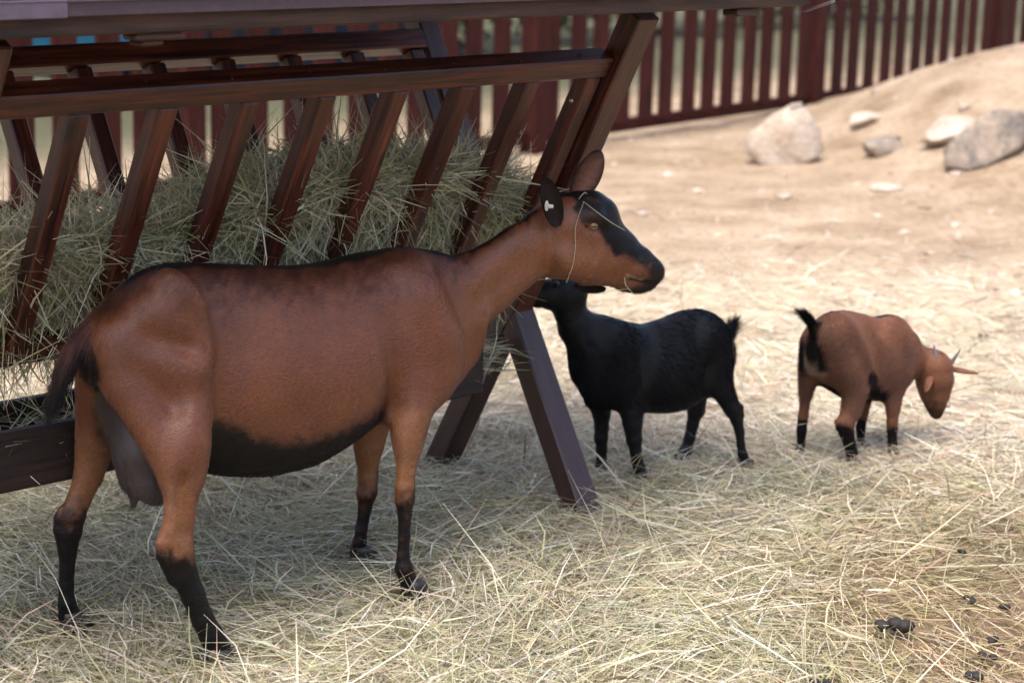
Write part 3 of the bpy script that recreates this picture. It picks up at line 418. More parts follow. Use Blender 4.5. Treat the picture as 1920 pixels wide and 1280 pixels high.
pelt_mat('doe_pelt', .37, .48, .02, (1, .75, .68)); pelt_mat('black_pelt', .42, .55, .05, (.6, .7, 1)); pelt_mat('kid_pelt', .6, .2, .05, (1, .8, .75)); attr_mat('leaf', .5, .25); attr_mat('bark', .8, varn=(30, 30, 8))

# ------------------------------------------------------------------ beams
_beam_cache = {}
def beam_mesh(L, a, b_, mt, ch=.004):
    key = (round(L, 4), a, b_, mt, ch)
    if key in _beam_cache: return _beam_cache[key]
    bm = bmesh.new(); bmesh.ops.create_cube(bm, size=1); bmesh.ops.scale(bm, vec=(L, a, b_), verts=bm.verts)
    if ch: bmesh.ops.bevel(bm, geom=bm.edges[:], offset=ch, segments=1, affect='EDGES')
    me = bm_mesh('board', bm); me.materials.append(M[mt]); _beam_cache[key] = me; return me
def beam(name, p0, p1, a, b_, mt, parent, side=(0, 0, 1), ch=.004):
    """square timber from p0 to p1; b_ is its size along `side`, a across it"""
    p0 = Vector(p0); p1 = Vector(p1); x = (p1-p0); L = x.length; x.normalize(); z = Vector(side); z = (z-x*z.dot(x)).normalized(); y = z.cross(x)
    o = link(name, beam_mesh(L, a, b_, mt, ch), parent)
    mm = Matrix((x, y, z)).transposed().to_4x4(); mm.translation = (p0+p1)/2; o.matrix_local = mm; return o

# ================================================================== ground
RACK_O = Vector((0.0, 4.956, 0)); RACK_A = R(43)
rr = Vector((math.cos(RACK_A), math.sin(RACK_A), 0)); rw = Vector((math.sin(RACK_A), -math.cos(RACK_A), 0))
def rack_uv(x, y):
    dx = x-RACK_O.x; dy = y-RACK_O.y; return dx*rr.x+dy*rr.y, dx*rw.x+dy*rw.y
def mound_z(x, y):
    c = np.interp(x, [1.35, 1.75, 2.05, 2.32, 2.62, 2.95, 3.2, 4, 5.5, 8, 10.5], [0, .03, .12, .27, .43, .53, .60, .8, 1.0, .6, 0])
    h = c*smooth(9.0, 12.2, y)*(1-smooth(12.5, 15.2, y))
    return h*(1+.10*(fbm(x*.9, y*.9, 5)-.5)) + .05*(fbm(x*1.5, y*1.5, 11)-.5)*smooth(.0, .2, h)
def hay_thick(x, y):
    """depth of the loose hay lying on the ground"""
    l, ww = rack_uv(x, y)
    t = (.022-.010*smooth(4.5, 5.0, y))*(1-smooth(6.0, 8.5, y)) * (1-.65*smooth(.9, 1.9, x-.15*(y-4))*(1-smooth(4.3, 5.2, y)))
    t = t+.022*np.exp(-((ww-.1)/.55)**2)*(1-smooth(-.1, .5, l))
    return t*(.35+1.3*fbm(x*2.2, y*2.2, 21))
def ground_z(x, y):
    return mound_z(x, y) + .03*(fbm(x*.7, y*.7, 3)-.5)*smooth(5.5, 8, y) + .035*(fbm(x*4.5, y*4.5, 9, 4)-.5)*smooth(6.0, 8, y)
def surf_z(x, y): return ground_z(x, y)+.05*hay_thick(x, y)
xs = np.concatenate([-np.geomspace(700, 5, 26), np.arange(-4.2, 6.8, .055), np.geomspace(7, 700, 26)])
ys = np.concatenate([-np.geomspace(60, 1, 8), np.arange(0, 17.5, .055), np.geomspace(18, 1200, 30)])
X, Y = np.meshgrid(xs, ys, indexing='ij'); Z = ground_z(X, Y)-hay_thick(X, Y)*.45
nx, ny = X.shape; idx = np.arange(nx*ny).reshape(nx, ny)
F = np.stack([idx[:-1, :-1], idx[1:, :-1], idx[1:, 1:], idx[:-1, 1:]], -1)
mask = np.stack([1-smooth(6.6, 8.8, Y+.8*(fbm(X*1.2, Y*1.2, 31)-.5)), smooth(.30, .95, X-.22*(Y-3.6))*(1-smooth(4.3, 5.2, Y)), smooth(1.0, 4.0, Y-(11.3+1.261*X))], -1)
me = np_mesh('ground', np.stack([X, Y, Z], -1), F, mask.reshape(-1, 3))
m, nt, b = mat('ground'); v, _ = objcoord(nt, False)
at = nd(nt, 'ShaderNodeAttribute', attribute_name='col'); sp = nd(nt, 'ShaderNodeSeparateColor'); nt.links.new(at.outputs['Color'], sp.inputs[0])
n1 = noise(nt, v, 2.2, 6, .6); n2 = noise(nt, v, 26, 5, .65); n3 = noise(nt, v, 120, 3, .6); st = noise(nt, mapping(nt, v, (14, 60, 1)), 2, 5, .65, 1.5)
sand = ramp(nt, n1, [(.3, (.24, .168, .105)), (.5, (.355, .262, .175)), (.72, (.47, .37, .265))])
sand = mixc(nt, .75, sand, ramp(nt, n2, [(.32, (.62, .58, .55)), (.5, (1., 1., 1.)), (.72, (1.25, 1.22, 1.2))]), 'MULTIPLY')
straw = ramp(nt, st, [(.3, (.32, .24, .16)), (.5, (.55, .45, .31)), (.75, (.74, .65, .50))])
soil = ramp(nt, n2, [(.3, (.10, .065, .04)), (.55, (.24, .16, .095)), (.75, (.36, .26, .16))])
grass = ramp(nt, n2, [(.3, (.05, .055, .03)), (.7, (.14, .13, .08))])
straw_near = ramp(nt, st, [(.3, (.07, .052, .03)), (.5, (.20, .155, .09)), (.75, (.46, .38, .24))])  # near base darkened: shadow in the gaps between blades is put into the colour
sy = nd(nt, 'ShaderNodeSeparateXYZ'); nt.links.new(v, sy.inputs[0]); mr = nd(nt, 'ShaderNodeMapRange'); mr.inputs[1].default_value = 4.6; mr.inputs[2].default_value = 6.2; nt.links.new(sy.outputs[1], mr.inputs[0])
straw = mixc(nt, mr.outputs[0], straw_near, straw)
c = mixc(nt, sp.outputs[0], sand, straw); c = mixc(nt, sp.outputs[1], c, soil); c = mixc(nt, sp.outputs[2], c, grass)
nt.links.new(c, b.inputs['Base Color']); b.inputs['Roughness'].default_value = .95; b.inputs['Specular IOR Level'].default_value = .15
hsum = nd(nt, 'ShaderNodeMath', operation='ADD'); nt.links.new(n2, hsum.inputs[0]); nt.links.new(n3, hsum.inputs[1]); bump(nt, b, hsum.outputs[0], .8, .02)
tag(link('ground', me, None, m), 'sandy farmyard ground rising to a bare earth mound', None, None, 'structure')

# ------------------------------------------------------------------ hay blades
def blades(P, yaw, pit, L, W, curl, sag, roll, cols, seg=3):
    n = len(P); t = np.linspace(-.5, .5, seg+1)
    d = np.stack([np.cos(yaw)*np.cos(pit), np.sin(yaw)*np.cos(pit), np.sin(pit)], -1); h = np.stack([-np.sin(yaw), np.cos(yaw), 0*yaw], -1); v = np.cross(d, h)
    C = P[:, None]+d[:, None]*(L[:, None]*t)[..., None]+h[:, None]*((curl*L)[:, None]*(t*t-.08))[..., None]-v[:, None]*((sag*L)[:, None]*(t*t-.08))[..., None]
    s = h*np.cos(roll)[:, None]+v*np.sin(roll)[:, None]
    hw = .5*W[:, None]*(1-.75*np.abs(2*t)**3)
    V = np.stack([C-s[:, None]*hw[..., None], C+s[:, None]*hw[..., None]], 2)         # n, seg+1, 2, 3
    base = (np.arange(n)*(seg+1)*2)[:, None]; k = np.arange(seg)*2
    F = np.stack([base+k, base+k+1, base+k+3, base+k+2], -1)
    cc = np.repeat(cols[:, None], (seg+1)*2, 1)
    return V.reshape(-1, 3), F.reshape(-1, 4), cc.reshape(-1, 3)
HAYC = np.array([[.69, .62, .49], [.57, .53, .40], [.47, .43, .24], [.55, .51, .34], [.39, .37, .21], [.58, .43, .31], [.82, .76, .63], [.26, .18, .12]])
def hay_cols(n, wts): 
    wts = np.array(wts, float); c = HAYC[rng.choice(len(HAYC), n, p=wts/wts.sum())]
    return c*rng.uniform(.62, 1.16, (n, 1))*rng.uniform(.93, 1.07, (n, 3))
GREEN = [1.6, 2, 2.2, 2.6, 2, .7, 1., .6]; DRY = [3, 1.8, .3, .4, .1, 2.6, 2.6, .8]
FEET = []
for g_ in GOATS.values():
    a_ = R(g_['deg']); ca, sa = math.cos(a_), math.sin(a_)
    for f_ in g_['feet']: fx, fy = f_[0], -g_['near']*f_[1]; FEET.append((g_['o'][0]+fx*ca-fy*sa, g_['o'][1]+fx*sa+fy*ca, .085 if g_ is GOATS['doe'] else .055))
def ground_hay(n, x0, x1, y0, y1, lmul, wmul, seg, seed, stems=False, far_out=False):
    global rng; rng = np.random.default_rng(seed)
    # pick depth so that the density falls off with distance
    y = y0+(y1-y0)*rng.random(n)**1.15; hwid = .275*y+.25 if not far_out else .37*y+.45; x = rng.uniform(-1, 1, n)*hwid; ok = (x > x0) & (x < x1); x = x[ok]; y = y[ok]
    far = smooth(6.2, 9.2, y+.9*(fbm(x*1.1, y*1.1, 41)-.5)); br = smooth(.30, .95, x-.22*(y-3.6))*(1-smooth(4.3, 5.2, y))
    keep = rng.random(len(x)) > np.maximum(.97*far, np.clip(.95*br*(.35+1.3*fbm(x*3, y*3, 51)), 0, .9)); x = x[keep]; y = y[keep]; far = far[keep]; n = len(x)
    ok = np.ones(n, bool)
    for fx, fy, fr in FEET: ok &= (np.hypot((x-fx)/fr, (y-fy+fr*.45)/(fr*1.35)) > 1) | (rng.random(n) < .16)
    x = x[ok]; y = y[ok]; n = len(x)
    th = hay_thick(x, y)
    z = ground_z(x, y)+th*rng.uniform(-.5, .12, n)+.002
    L = np.clip(rng.lognormal(-2.38, .55, n), .02, .36)*lmul; W = rng.uniform(.0010, .0034, n)*wmul*(1+(rng.random(n) < .07)*.8)
    pit = rng.normal(0, .16, n)+(rng.random(n) < .10)*rng.normal(0, .45, n); z = z+np.abs(np.sin(pit))*L*.36
    # blades lie in swirls rather than evenly at random
    sw = 2*math.pi*fbm(x*1.3, y*1.3, 61); yaw = np.where(rng.random(n) < .45, sw+rng.normal(0, .5, n), rng.uniform(0, 2*math.pi, n))
    g = np.clip(.15+1.0*smooth(5.7, 4.6, y)+.6*(fbm(x*1.7, y*1.7, 71)-.5)-.35*smooth(.7, 1.6, x), 0, 1)
    cg = hay_cols(n, GREEN); cd = hay_cols(n, DRY); cols = np.where((rng.random(n) < g)[:, None], cg, cd)
    brown = smooth(.25, .9, x-.22*(y-3.6))*(1-smooth(4.3, 5.4, y)); cols = cols*(1-brown[:, None]*np.array([[.16, .26, .36]]))
    cl_ = .72+.5*fbm(x*2.6, y*2.6, 87, 4); gr_ = smooth(.45, .75, fbm(x*1.4+5, y*1.4, 93))*(1-smooth(4.6, 5.8, y)); cols = cols*cl_[:, None]*(1-gr_[:, None]*np.array([[.14, .05, .08]]))
    if stems: cols = hay_cols(n, [3, .8, .2, .3, 0, 1, 3, 0]); z = z+.012; pit = pit*.6
    return blades(np.stack([x, y, z], -1), yaw, pit, L, W, rng.normal(0, .5 if not stems else .12, n), rng.normal(0, .2, n)+.05, rng.normal(0, .8, n), cols, seg)
parts = [ground_hay(128000, -9, 9, 2.85, 5.6, 1., 1., 3, 101), ground_hay(64000, -9, 9, 4.9, 9.6, 1., 1.6, 2, 102, False, True), ground_hay(22000, -9, 9, 2.6, 5.6, 1., 1.2, 2, 104, False, True), ground_hay(900, -9, 9, 2.9, 6.5, .8, 1.5, 4, 103, True)]
off = 0; VV = []; FF = []; CC = []
for V, F, c in parts: VV.append(V); FF.append(F+off); CC.append(c); off += len(V)
tag(link('loose_hay', np_mesh('loose_hay', np.concatenate(VV), np.concatenate(FF), np.concatenate(CC)), None, M['hay']), 'loose greenish and straw-coloured hay strewn over the ground', 'hay', None, 'stuff')
print('hay', time.time()-T0)

# ================================================================== hay rack
RL = 1.66
rack = empty('hay_rack', RACK_O, RACK_A)
tag(rack, 'dark brown wooden hay rack with slatted sides, trough and shingled roof', 'hay rack')
def LP(l, w_, z): return (l, -w_, z)          # rack-local: l along, w towards the yard, z up
WY = (0, -1, 0)
TILT = Vector((0, -.41, .76)).normalized()
for l in (0., -RL):
    for s in (1, -1):
        d = .002 if s > 0 else -.002
        beam('upright', LP(l-.035*s*0, s*-.005+0, .455), LP(l, s*.415, 1.245), .062, .068+d, 'rack_wood', rack, (1, 0, 0))
        beam('leg', LP(l+.003*s, s*.004, .470), LP(l+.003*s, s*.282, -.02), .064, .072+d, 'leg_paint', rack, (1, 0, 0))
for s in (1, -1):
    lean = (0, -.504*s, .864)
    beam('top_rail', LP(-RL+.036, s*.334, 1.124), LP(-.036, s*.334, 1.124), .052, .052, 'rack_wood', rack, lean)
    beam('bottom_rail', LP(-RL+.038, s*.036, .578), LP(-.038, s*.036, .578), .046, .050, 'rack_wood', rack, lean)
    for k in range(9):
        l = -.072-.1945*k
        if l < -RL+.03: l = -RL+.062
        o = beam('slat', LP(l, s*.052, .592), LP(l, s*.322, 1.099), .044, .044, 'rack_wood', rack, (1, 0, 0))
        if s > 0:
            for q, (f) in enumerate((.12, .88)):
                if k in (0,):
                    bm = bmesh.new(); bmesh.ops.create_uvsphere(bm, u_segments=12, v_segments=6, radius=.0065); bmesh.ops.scale(bm, vec=(1, 1, .5), verts=bm.verts)
                    me = bm_mesh('bolt', bm, True); bo = link('bolt', me, o, M['steel']); bo.location = ((.5-f)*-.56, 0, -.0225)
for k in range(8):                                  # screw heads along the front top rail
    bm = bmesh.new(); bmesh.ops.create_cone(bm, cap_ends=True, segments=10, radius1=.0042, radius2=.0030, depth=.003)
    o = link('screw', bm_mesh('screw', bm), rack, M['trough_wood']); o.location = LP(-.13-.1945*k, .334+.504*.027+.008*(k % 2), 1.124+.864*.027-.004*(k % 2)); o.rotation_euler = (math.asin(.504), 0, 0)
# trough
beam('trough_board', LP(-RL+.04, .104, .369), LP(-.20, .104, .369), .026, .126, 'trough_wood', rack)
beam('trough_board', LP(-RL+.04, -.104, .369), LP(-.20, -.104, .369), .026, .126, 'trough_wood', rack)
beam('trough_board', LP(-RL+.042, 0, .316), LP(-.202, 0, .316), .180, .018, 'trough_wood', rack)
for l in (-.212, -RL+.050): beam('trough_board', LP(l, -.0905, .376), LP(l, .0905, .376), .018, .10, 'trough_wood', rack)
# roof
E0, E1 = -RL-.42, .42
EW, EZ = .60, 1.290; RZ = 1.56
sl_ = math.hypot(EW, RZ-EZ)
for s in (1, -1):
    beam('eave_beam', LP(E0+.03, s*(EW-.028), EZ-.008), LP(E1-.03, s*(EW-.028), EZ-.008), .05, .046, 'beam_wood', rack)
    for l in (-RL-.30, -RL+.155, -.83, .02, .30):
        beam('rafter', LP(l, s*.005, RZ-.028), LP(l, s*(EW-.055), EZ+.0), .045, .07, 'beam_wood', rack, (0, s*-math.sin(.42), math.cos(.42)))
    pan = beam('roof_panel', LP((E0+E1)/2, s*.004, RZ+.022), LP((E0+E1)/2, s*(EW+.012), EZ+.0185), E1-E0, .014, 'beam_wood', rack, (0, s*-.41*-1*-1, .91), ch=.002)
    # metal fascia strip (bent: face + drip lip)
    fa = beam('fascia', LP(E0, s*(EW+.0135), EZ+.018), LP(E1, s*(EW+.0135), EZ+.018), .004, .027, 'fascia', rack, ch=.001)
    fa2 = beam('drip_edge', LP(E0, s*(EW+.004), EZ+.0305), LP(E1, s*(EW+.004), EZ+.0305), .034, .004, 'fascia', rack, ch=.001)
    for row in range(5):
        for q in range(-1, 11):
            l0 = E0+(q+(.5 if row % 2 else 0))*.252; l1 = min(l0+.248, E1); l0 = max(l0, E0)
            if l1-l0 < .03: continue
            f0 = 1-row*.2; f1 = max(f0-.23, .0)
            def rp(l, f, lift): 
                return LP(l, s*(EW+.016)*f, EZ+.030+(RZ-EZ)*(1-f)+lift)
            beam('shingle', rp((l0+l1)/2, f0, .009), rp((l0+l1)/2, f1+.02, .006), l1-l0, .006, 'shingle', rack, (0, 0, 1), ch=0)
beam('ridge_cap', LP(E0, 0, RZ+.044), LP(E1, 0, RZ+.044), .09, .012, 'fascia', rack)
beam('flashing', LP(E0, EW+.0185, EZ+.0185), LP(-1.62, EW+.0185, EZ+.0185), .004, .031, 'clear_tape', rack, ch=.001)
beam('gutter_bracket', LP(.40, EW-.03, EZ-.045), LP(.43, EW+.03, EZ-.02), .05, .006, 'fascia', rack, ch=.001)
# blocks under the beam, as nailed offcuts
beam('packing_block', LP(-1.47, EW-.03, EZ-.038), LP(-1.37, EW-.03, EZ-.038), .05, .012, 'beam_wood', rack); beam('packing_block', LP(-1.455, EW-.035, EZ-.050), LP(-1.41, EW-.035, EZ-.048), .05, .010, 'beam_wood', rack)
beam('packing_block', LP(.13, EW-.03, EZ-.041), LP(.21, EW-.03, EZ-.041), .05, .016, 'beam_wood', rack)

# ---- hay in the rack (core + blades)
rng = np.random.default_rng(55)
def hay_top(l):
    t = np.interp(l, [-1.8, -1.6, -1.3, -1.05, -.85, -.65, -.45, -.25, -.12, 0], [.81, .81, .80, .82, .875, .885, .91, .89, .82, .74])
    return t+.03*(fbm(l*6, l*0+3, 81)-.5)*2
def half_w(z): return .004+(np.asarray(z)-.58)*.525
nl, nc = 90, 16; ls = np.linspace(-RL+.06, -.06, nl); V = []
for l in ls:
    zt = float(hay_top(l))-.035
    prof = []
    for a in np.linspace(0, 1, nc):
        if a < .35: z = .60+(zt-.04-.60)*(a/.35); ww = half_w(z)-.012
        elif a < .65: f = (a-.35)/.3; z = zt-.04*abs(2*f-1)**2; ww = (half_w(zt-.04)-.012)*(1-2*f)
        else: f = (a-.65)/.35; z = zt-.04+(.60-zt+.04)*f; ww = -(half_w(z)-.012)
        e = .022*(fbm(np.array([l*14+a*3]), np.array([a*19.]), 91)[0]-.5)
        prof.append((l, -(ww+e), z+e))
    V.append(prof)
V = np.array(V); idx = np.arange(nl*nc).reshape(nl, nc)
F = np.stack([idx[:-1, :-1], idx[1:, :-1], idx[1:, 1:], idx[:-1, 1:]], -1).reshape(-1, 4)
core = (V.reshape(-1, 3), F, np.tile(np.array([[.07, .06, .03]]), (nl*nc, 1))*np.random.default_rng(3).uniform(.6, 1.3, (nl*nc, 1)))  # core coloured dark to paint in the shade deep between the blades
def rack_blades(n, where):
    l = rng.uniform(-RL+.05, -.04, n)
    zt = hay_top(l)
    if where == 'front': z = .585+(zt-.60)*rng.random(n)**.9; ww = half_w(z)-rng.random(n)**2*.03; yaw = rng.normal(0, .15, n)+(rng.random(n) < .5)*math.pi; pit = rng.normal(-.15, .85, n)
    elif where == 'back': z = .585+(zt-.60)*rng.random(n)**.9; ww = -(half_w(z)-rng.random(n)**2*.03); yaw = rng.normal(0, .5, n)+(rng.random(n) < .5)*math.pi; pit = rng.normal(-.2, .7, n)
    elif where == 'top': ww = rng.uniform(-1, 1, n)*half_w(zt-.04); z = zt-.05*(ww/half_w(zt))**2-rng.random(n)*.03+.008; yaw = rng.uniform(0, 6.28, n); pit = rng.normal(0, .38, n)
    elif where == 'poke': z = .60+(zt-.60)*rng.random(n); ww = half_w(z)+rng.uniform(.0, .06, n); yaw = -math.pi/2+rng.normal(0, .9, n); pit = rng.normal(-.1, .6, n)
    else: z = .53+rng.random(n)*.07; ww = rng.normal(0, .05, n); yaw = rng.uniform(0, 6.28, n); pit = rng.normal(-1.0, .35, n)
    L = np.clip(rng.lognormal(-1.75, .5, n), .04, .42); W = rng.uniform(.0015, .0050, n)
    cols = hay_cols(n, [2.4, 2.6, 2.8, 2.4, 1.6, .5, 1.2, .4])*np.array([[1.12, 1.12, 1.0]])*rng.uniform(.65, 1.25, (n, 1))
    return blades(np.stack([l, -ww, z], -1), yaw, pit, L, W, rng.normal(0, .5, n), rng.normal(.1, .35, n), rng.uniform(-1.5, 1.5, n), cols, 4)
sets = [core, rack_blades(11000, 'front'), rack_blades(5000, 'back'), rack_blades(6500, 'top'), rack_blades(170, 'poke'), rack_blades(420, 'hang')]
# bits in the trough
n = 1500; l = rng.uniform(-RL+.06, -.06, n); P = np.stack([l, rng.uniform(-.085, .085, n), .335+rng.random(n)*.07], -1)
sets.append(blades(P, rng.normal(0, .6, n), rng.normal(0, .3, n), np.clip(rng.lognormal(-2.1, .4, n), .03, .2), rng.uniform(.0015, .0035, n), rng.normal(0, .4, n), rng.normal(.1, .3, n), rng.uniform(-1.5, 1.5, n), hay_cols(n, GREEN), 3))
off = 0; VV = []; FF = []; CC = []
for V, F, c in sets: VV.append(V); FF.append(F+off); CC.append(c); off += len(V)
hp = link('rack_hay', np_mesh('rack_hay', np.concatenate(VV), np.concatenate(FF), np.concatenate(CC)), None, M['hay']); hp.location = RACK_O; hp.rotation_euler = (0, 0, RACK_A)
tag(hp, 'grey-green hay heaped between the slats of the hay rack', 'hay', None, 'stuff')

# ================================================================== goats
def resample(a, n=80):
    a = np.array(a, float); a = a[np.argsort(a[:, 0])]; x = np.linspace(a[0, 0], a[-1, 0], n); y = np.interp(x, a[:, 0], a[:, 1])
    k = np.array([1, 4, 6, 4, 1.])/16; yp = np.pad(y, 2, mode='edge'); 
    for _ in range(2): y = np.convolve(yp, k, 'valid'); yp = np.pad(y, 2, mode='edge')
    return x, y
def sdf_goat(g, h):
    mn = np.full(3, 9.); mx = -mn
    for c in g['comps']:
        if c['t'] == 'tube':
            p = np.array(c['p']); r = p[:, 3:].max(); mn = np.minimum(mn, p[:, :3].min(0)-r); mx = np.maximum(mx, p[:, :3].max(0)+r)
        else:
            t = np.array(c['top']); b_ = np.array(c['bot']); wmax = max(q[1] for q in c['wid'])*1.3
            mn = np.minimum(mn, [min(t[:, 0].min(), b_[:, 0].min())-.05, -wmax, b_[:, 1].min()-.03]); mx = np.maximum(mx, [max(t[:, 0].max(), b_[:, 0].max())+.05, wmax, t[:, 1].max()+.03])
    mn = mn-.03; mx = mx+.03; n = np.ceil((mx-mn)/h).astype(int)+1
    ax = [(mn[i]+h*np.arange(n[i])).astype(np.float32) for i in range(3)]
    D = np.full(n, .5, np.float32)
    def sub(lo, hi):
        i0 = np.clip(np.floor((lo-mn)/h).astype(int), 0, n-1); i1 = np.clip(np.ceil((hi-mn)/h).astype(int)+1, 1, n)
        return tuple(slice(a, b_) for a, b_ in zip(i0, i1))
    for c in g['comps']:
        k = c['k']; mar = .05
        if c['t'] == 'trunk':
            xt, zt = resample(c['top']); xb, zb = resample(c['bot']); xw, aw = resample(c['wid'])
            x0 = max(xt[0], xb[0]); x1 = min(xt[-1], xb[-1]); x0 = min(xt[0], xb[0]); x1 = max(xt[-1], xb[-1])
            s = sub(np.array([x0-mar, mn[1], mn[2]]), np.array([x1+mar, mx[1], mx[2]]))
            xx = ax[0][s[0]]; yy = ax[1][s[1]][None, :, None]; zz = ax[2][s[2]][None, None, :]
            xc = np.clip(xx, x0, x1); top = np.interp(xc, xt, zt); bot = np.interp(xc, xb, zb); a = np.interp(xc, xw, aw)
            bb = np.maximum((top-bot)/2, .01); zc = (top+bot)/2; over = np.abs(xx-xc)
            cen = zc[:, None, None]; bb = bb[:, None, None]; a = a[:, None, None]
            v = (zz-cen)/bb; vv = np.clip(v, -1, 1); aa = a*(1-c['pear']*(vv+.15))
            rad = np.sqrt((yy/aa)**2+v**2+(over[:, None, None]/.014)**2)
            d = (rad-1)*np.minimum(aa, bb)*.9
        else:
            p = np.array(c['p'], np.float32); r = p[:, 3:].max(); s = sub(p[:, :3].min(0)-r-mar, p[:, :3].max(0)+r+mar)
            G_ = np.stack(np.meshgrid(ax[0][s[0]], ax[1][s[1]], ax[2][s[2]], indexing='ij'), -1); lat = np.array(c['lat'], np.float32); lat = lat/np.linalg.norm(lat)
            d = None
            for i in range(len(p)-1):
                A, B = p[i, :3], p[i+1, :3]; u = B-A; t = np.clip(((G_-A)@u)/max(float(u@u), 1e-9), 0, 1)
                q = G_-A-t[..., None]*u; ra = p[i, 3]+t*(p[i+1, 3]-p[i, 3]); rb = p[i, 4]+t*(p[i+1, 4]-p[i, 4])
                ql = q@lat; qp2 = np.maximum((q*q).sum(-1)-ql*ql, 0); e = (np.sqrt((ql/ra)**2+qp2/rb**2)-1)*np.minimum(ra, rb)
                if d is None: d = e
                else:
                    hh = np.clip(.5+.5*(d-e)/.008, 0, 1); d = d+(e-d)*hh-.008*hh*(1-hh)*.5
        o = D[s]; hh = np.clip(.5+.5*(o-d)/k, 0, 1); D[s] = o+(d-o)*hh-k*hh*(1-hh)
    for q in g['bumps']:
        A = np.array(q[:3], np.float32); B = np.array(q[3:6], np.float32); amp, sg = q[6:]
        s = sub(np.minimum(A, B)-3*sg, np.maximum(A, B)+3*sg); G_ = np.stack(np.meshgrid(ax[0][s[0]], ax[1][s[1]], ax[2][s[2]], indexing='ij'), -1)
        u = B-A; t = np.clip(((G_-A)@u)/max(float(u@u), 1e-9), 0, 1); w_ = G_-A-t[..., None]*u; D[s] -= amp*np.exp(-(w_*w_).sum(-1)/sg**2)
    return D, mn, h
def surface_nets(D, mn, h):
    s = D < 0; n = np.array(D.shape)
    cnt = sum(s[a:n[0]-1+a, b_:n[1]-1+b_, c:n[2]-1+c].astype(np.int8) for a in (0, 1) for b_ in (0, 1) for c in (0, 1))
    I = np.argwhere((cnt > 0) & (cnt < 8)); vid = np.full(n-1, -1, np.int32); vid[tuple(I.T)] = np.arange(len(I))
    acc = np.zeros((len(I), 3)); num = np.zeros(len(I))
    cor = [np.array((a, b_, c)) for a in (0, 1) for b_ in (0, 1) for c in (0, 1)]
    for A in cor:
        for ax_ in range(3):
            if A[ax_]: continue
            B = A.copy(); B[ax_] = 1; d0 = D[tuple((I+A).T)]; d1 = D[tuple((I+B).T)]; ok = (d0 < 0) != (d1 < 0)
            t = np.where(ok, d0/np.where(ok, d0-d1, 1), 0); P = A+np.outer(t, B-A); acc += np.where(ok[:, None], P, 0); num += ok
    V = mn+h*(I+acc/num[:, None]); Fs = []
    for ax_ in range(3):
        b1, b2 = (ax_+1) % 3, (ax_+2) % 3
        s0 = [slice(None)]*3; s1 = [slice(None)]*3; s0[ax_] = slice(0, -1); s1[ax_] = slice(1, None)
        a0 = s[tuple(s0)]; ch = a0 != s[tuple(s1)]; E_ = np.argwhere(ch); E_ = E_[(E_[:, b1] > 0) & (E_[:, b2] > 0) & (E_[:, b1] < n[b1]-1) & (E_[:, b2] < n[b2]-1)]
        def c(o1, o2):
            q = E_.copy(); q[:, b1] -= o1; q[:, b2] -= o2; return vid[tuple(q.T)]
        f = np.stack([c(1, 1), c(0, 1), c(0, 0), c(1, 0)], -1); inside = a0[tuple(E_.T)]; f[~inside] = f[~inside][:, ::-1]; Fs.append(f)
    return V, np.concatenate(Fs)
def relax(V, F, it, lam=.5):
    e = np.concatenate([F[:, [0, 1]], F[:, [1, 2]], F[:, [2, 3]], F[:, [3, 0]]]); n = len(V); deg = np.bincount(e[:, 0], minlength=n)+np.bincount(e[:, 1], minlength=n)
    for i in range(it):
        for l_ in (lam, -lam*1.03):
            S = np.zeros_like(V)
            for k in range(3): S[:, k] = np.bincount(e[:, 0], V[e[:, 1], k], n)+np.bincount(e[:, 1], V[e[:, 0], k], n)
            V = V+l_*(S/deg[:, None]-V)
    return V
def soften(V, F, g):
    # blend muscle creases on the trunk; lower legs and head keep their detail
    e = np.concatenate([F[:, [0, 1]], F[:, [1, 2]], F[:, [2, 3]], F[:, [3, 0]]]); n = len(V); deg = np.bincount(e[:, 0], minlength=n)+np.bincount(e[:, 1], minlength=n)
    zm = V[:, 2].max(); hc = (np.array(g['eyes'][0])+np.array(g['eyes'][1]))/2; wt = smooth(.30*zm, .48*zm, V[:, 2])*smooth(.10, .2, np.linalg.norm(V-hc, axis=1))
    for i in range(26):
        S = np.stack([np.bincount(e[:, 0], V[e[:, 1], k], n)+np.bincount(e[:, 1], V[e[:, 0], k], n) for k in range(3)], 1)/deg[:, None]; V = V+(.5*wt)[:, None]*(S-V)
    return V
def seg_dist(P, a, b_):
    a = np.array(a); b_ = np.array(b_); u = b_-a; t = np.clip((P-a)@u/max(u@u, 1e-9), 0, 1); return np.linalg.norm(P-a-t[:, None]*u, axis=1)
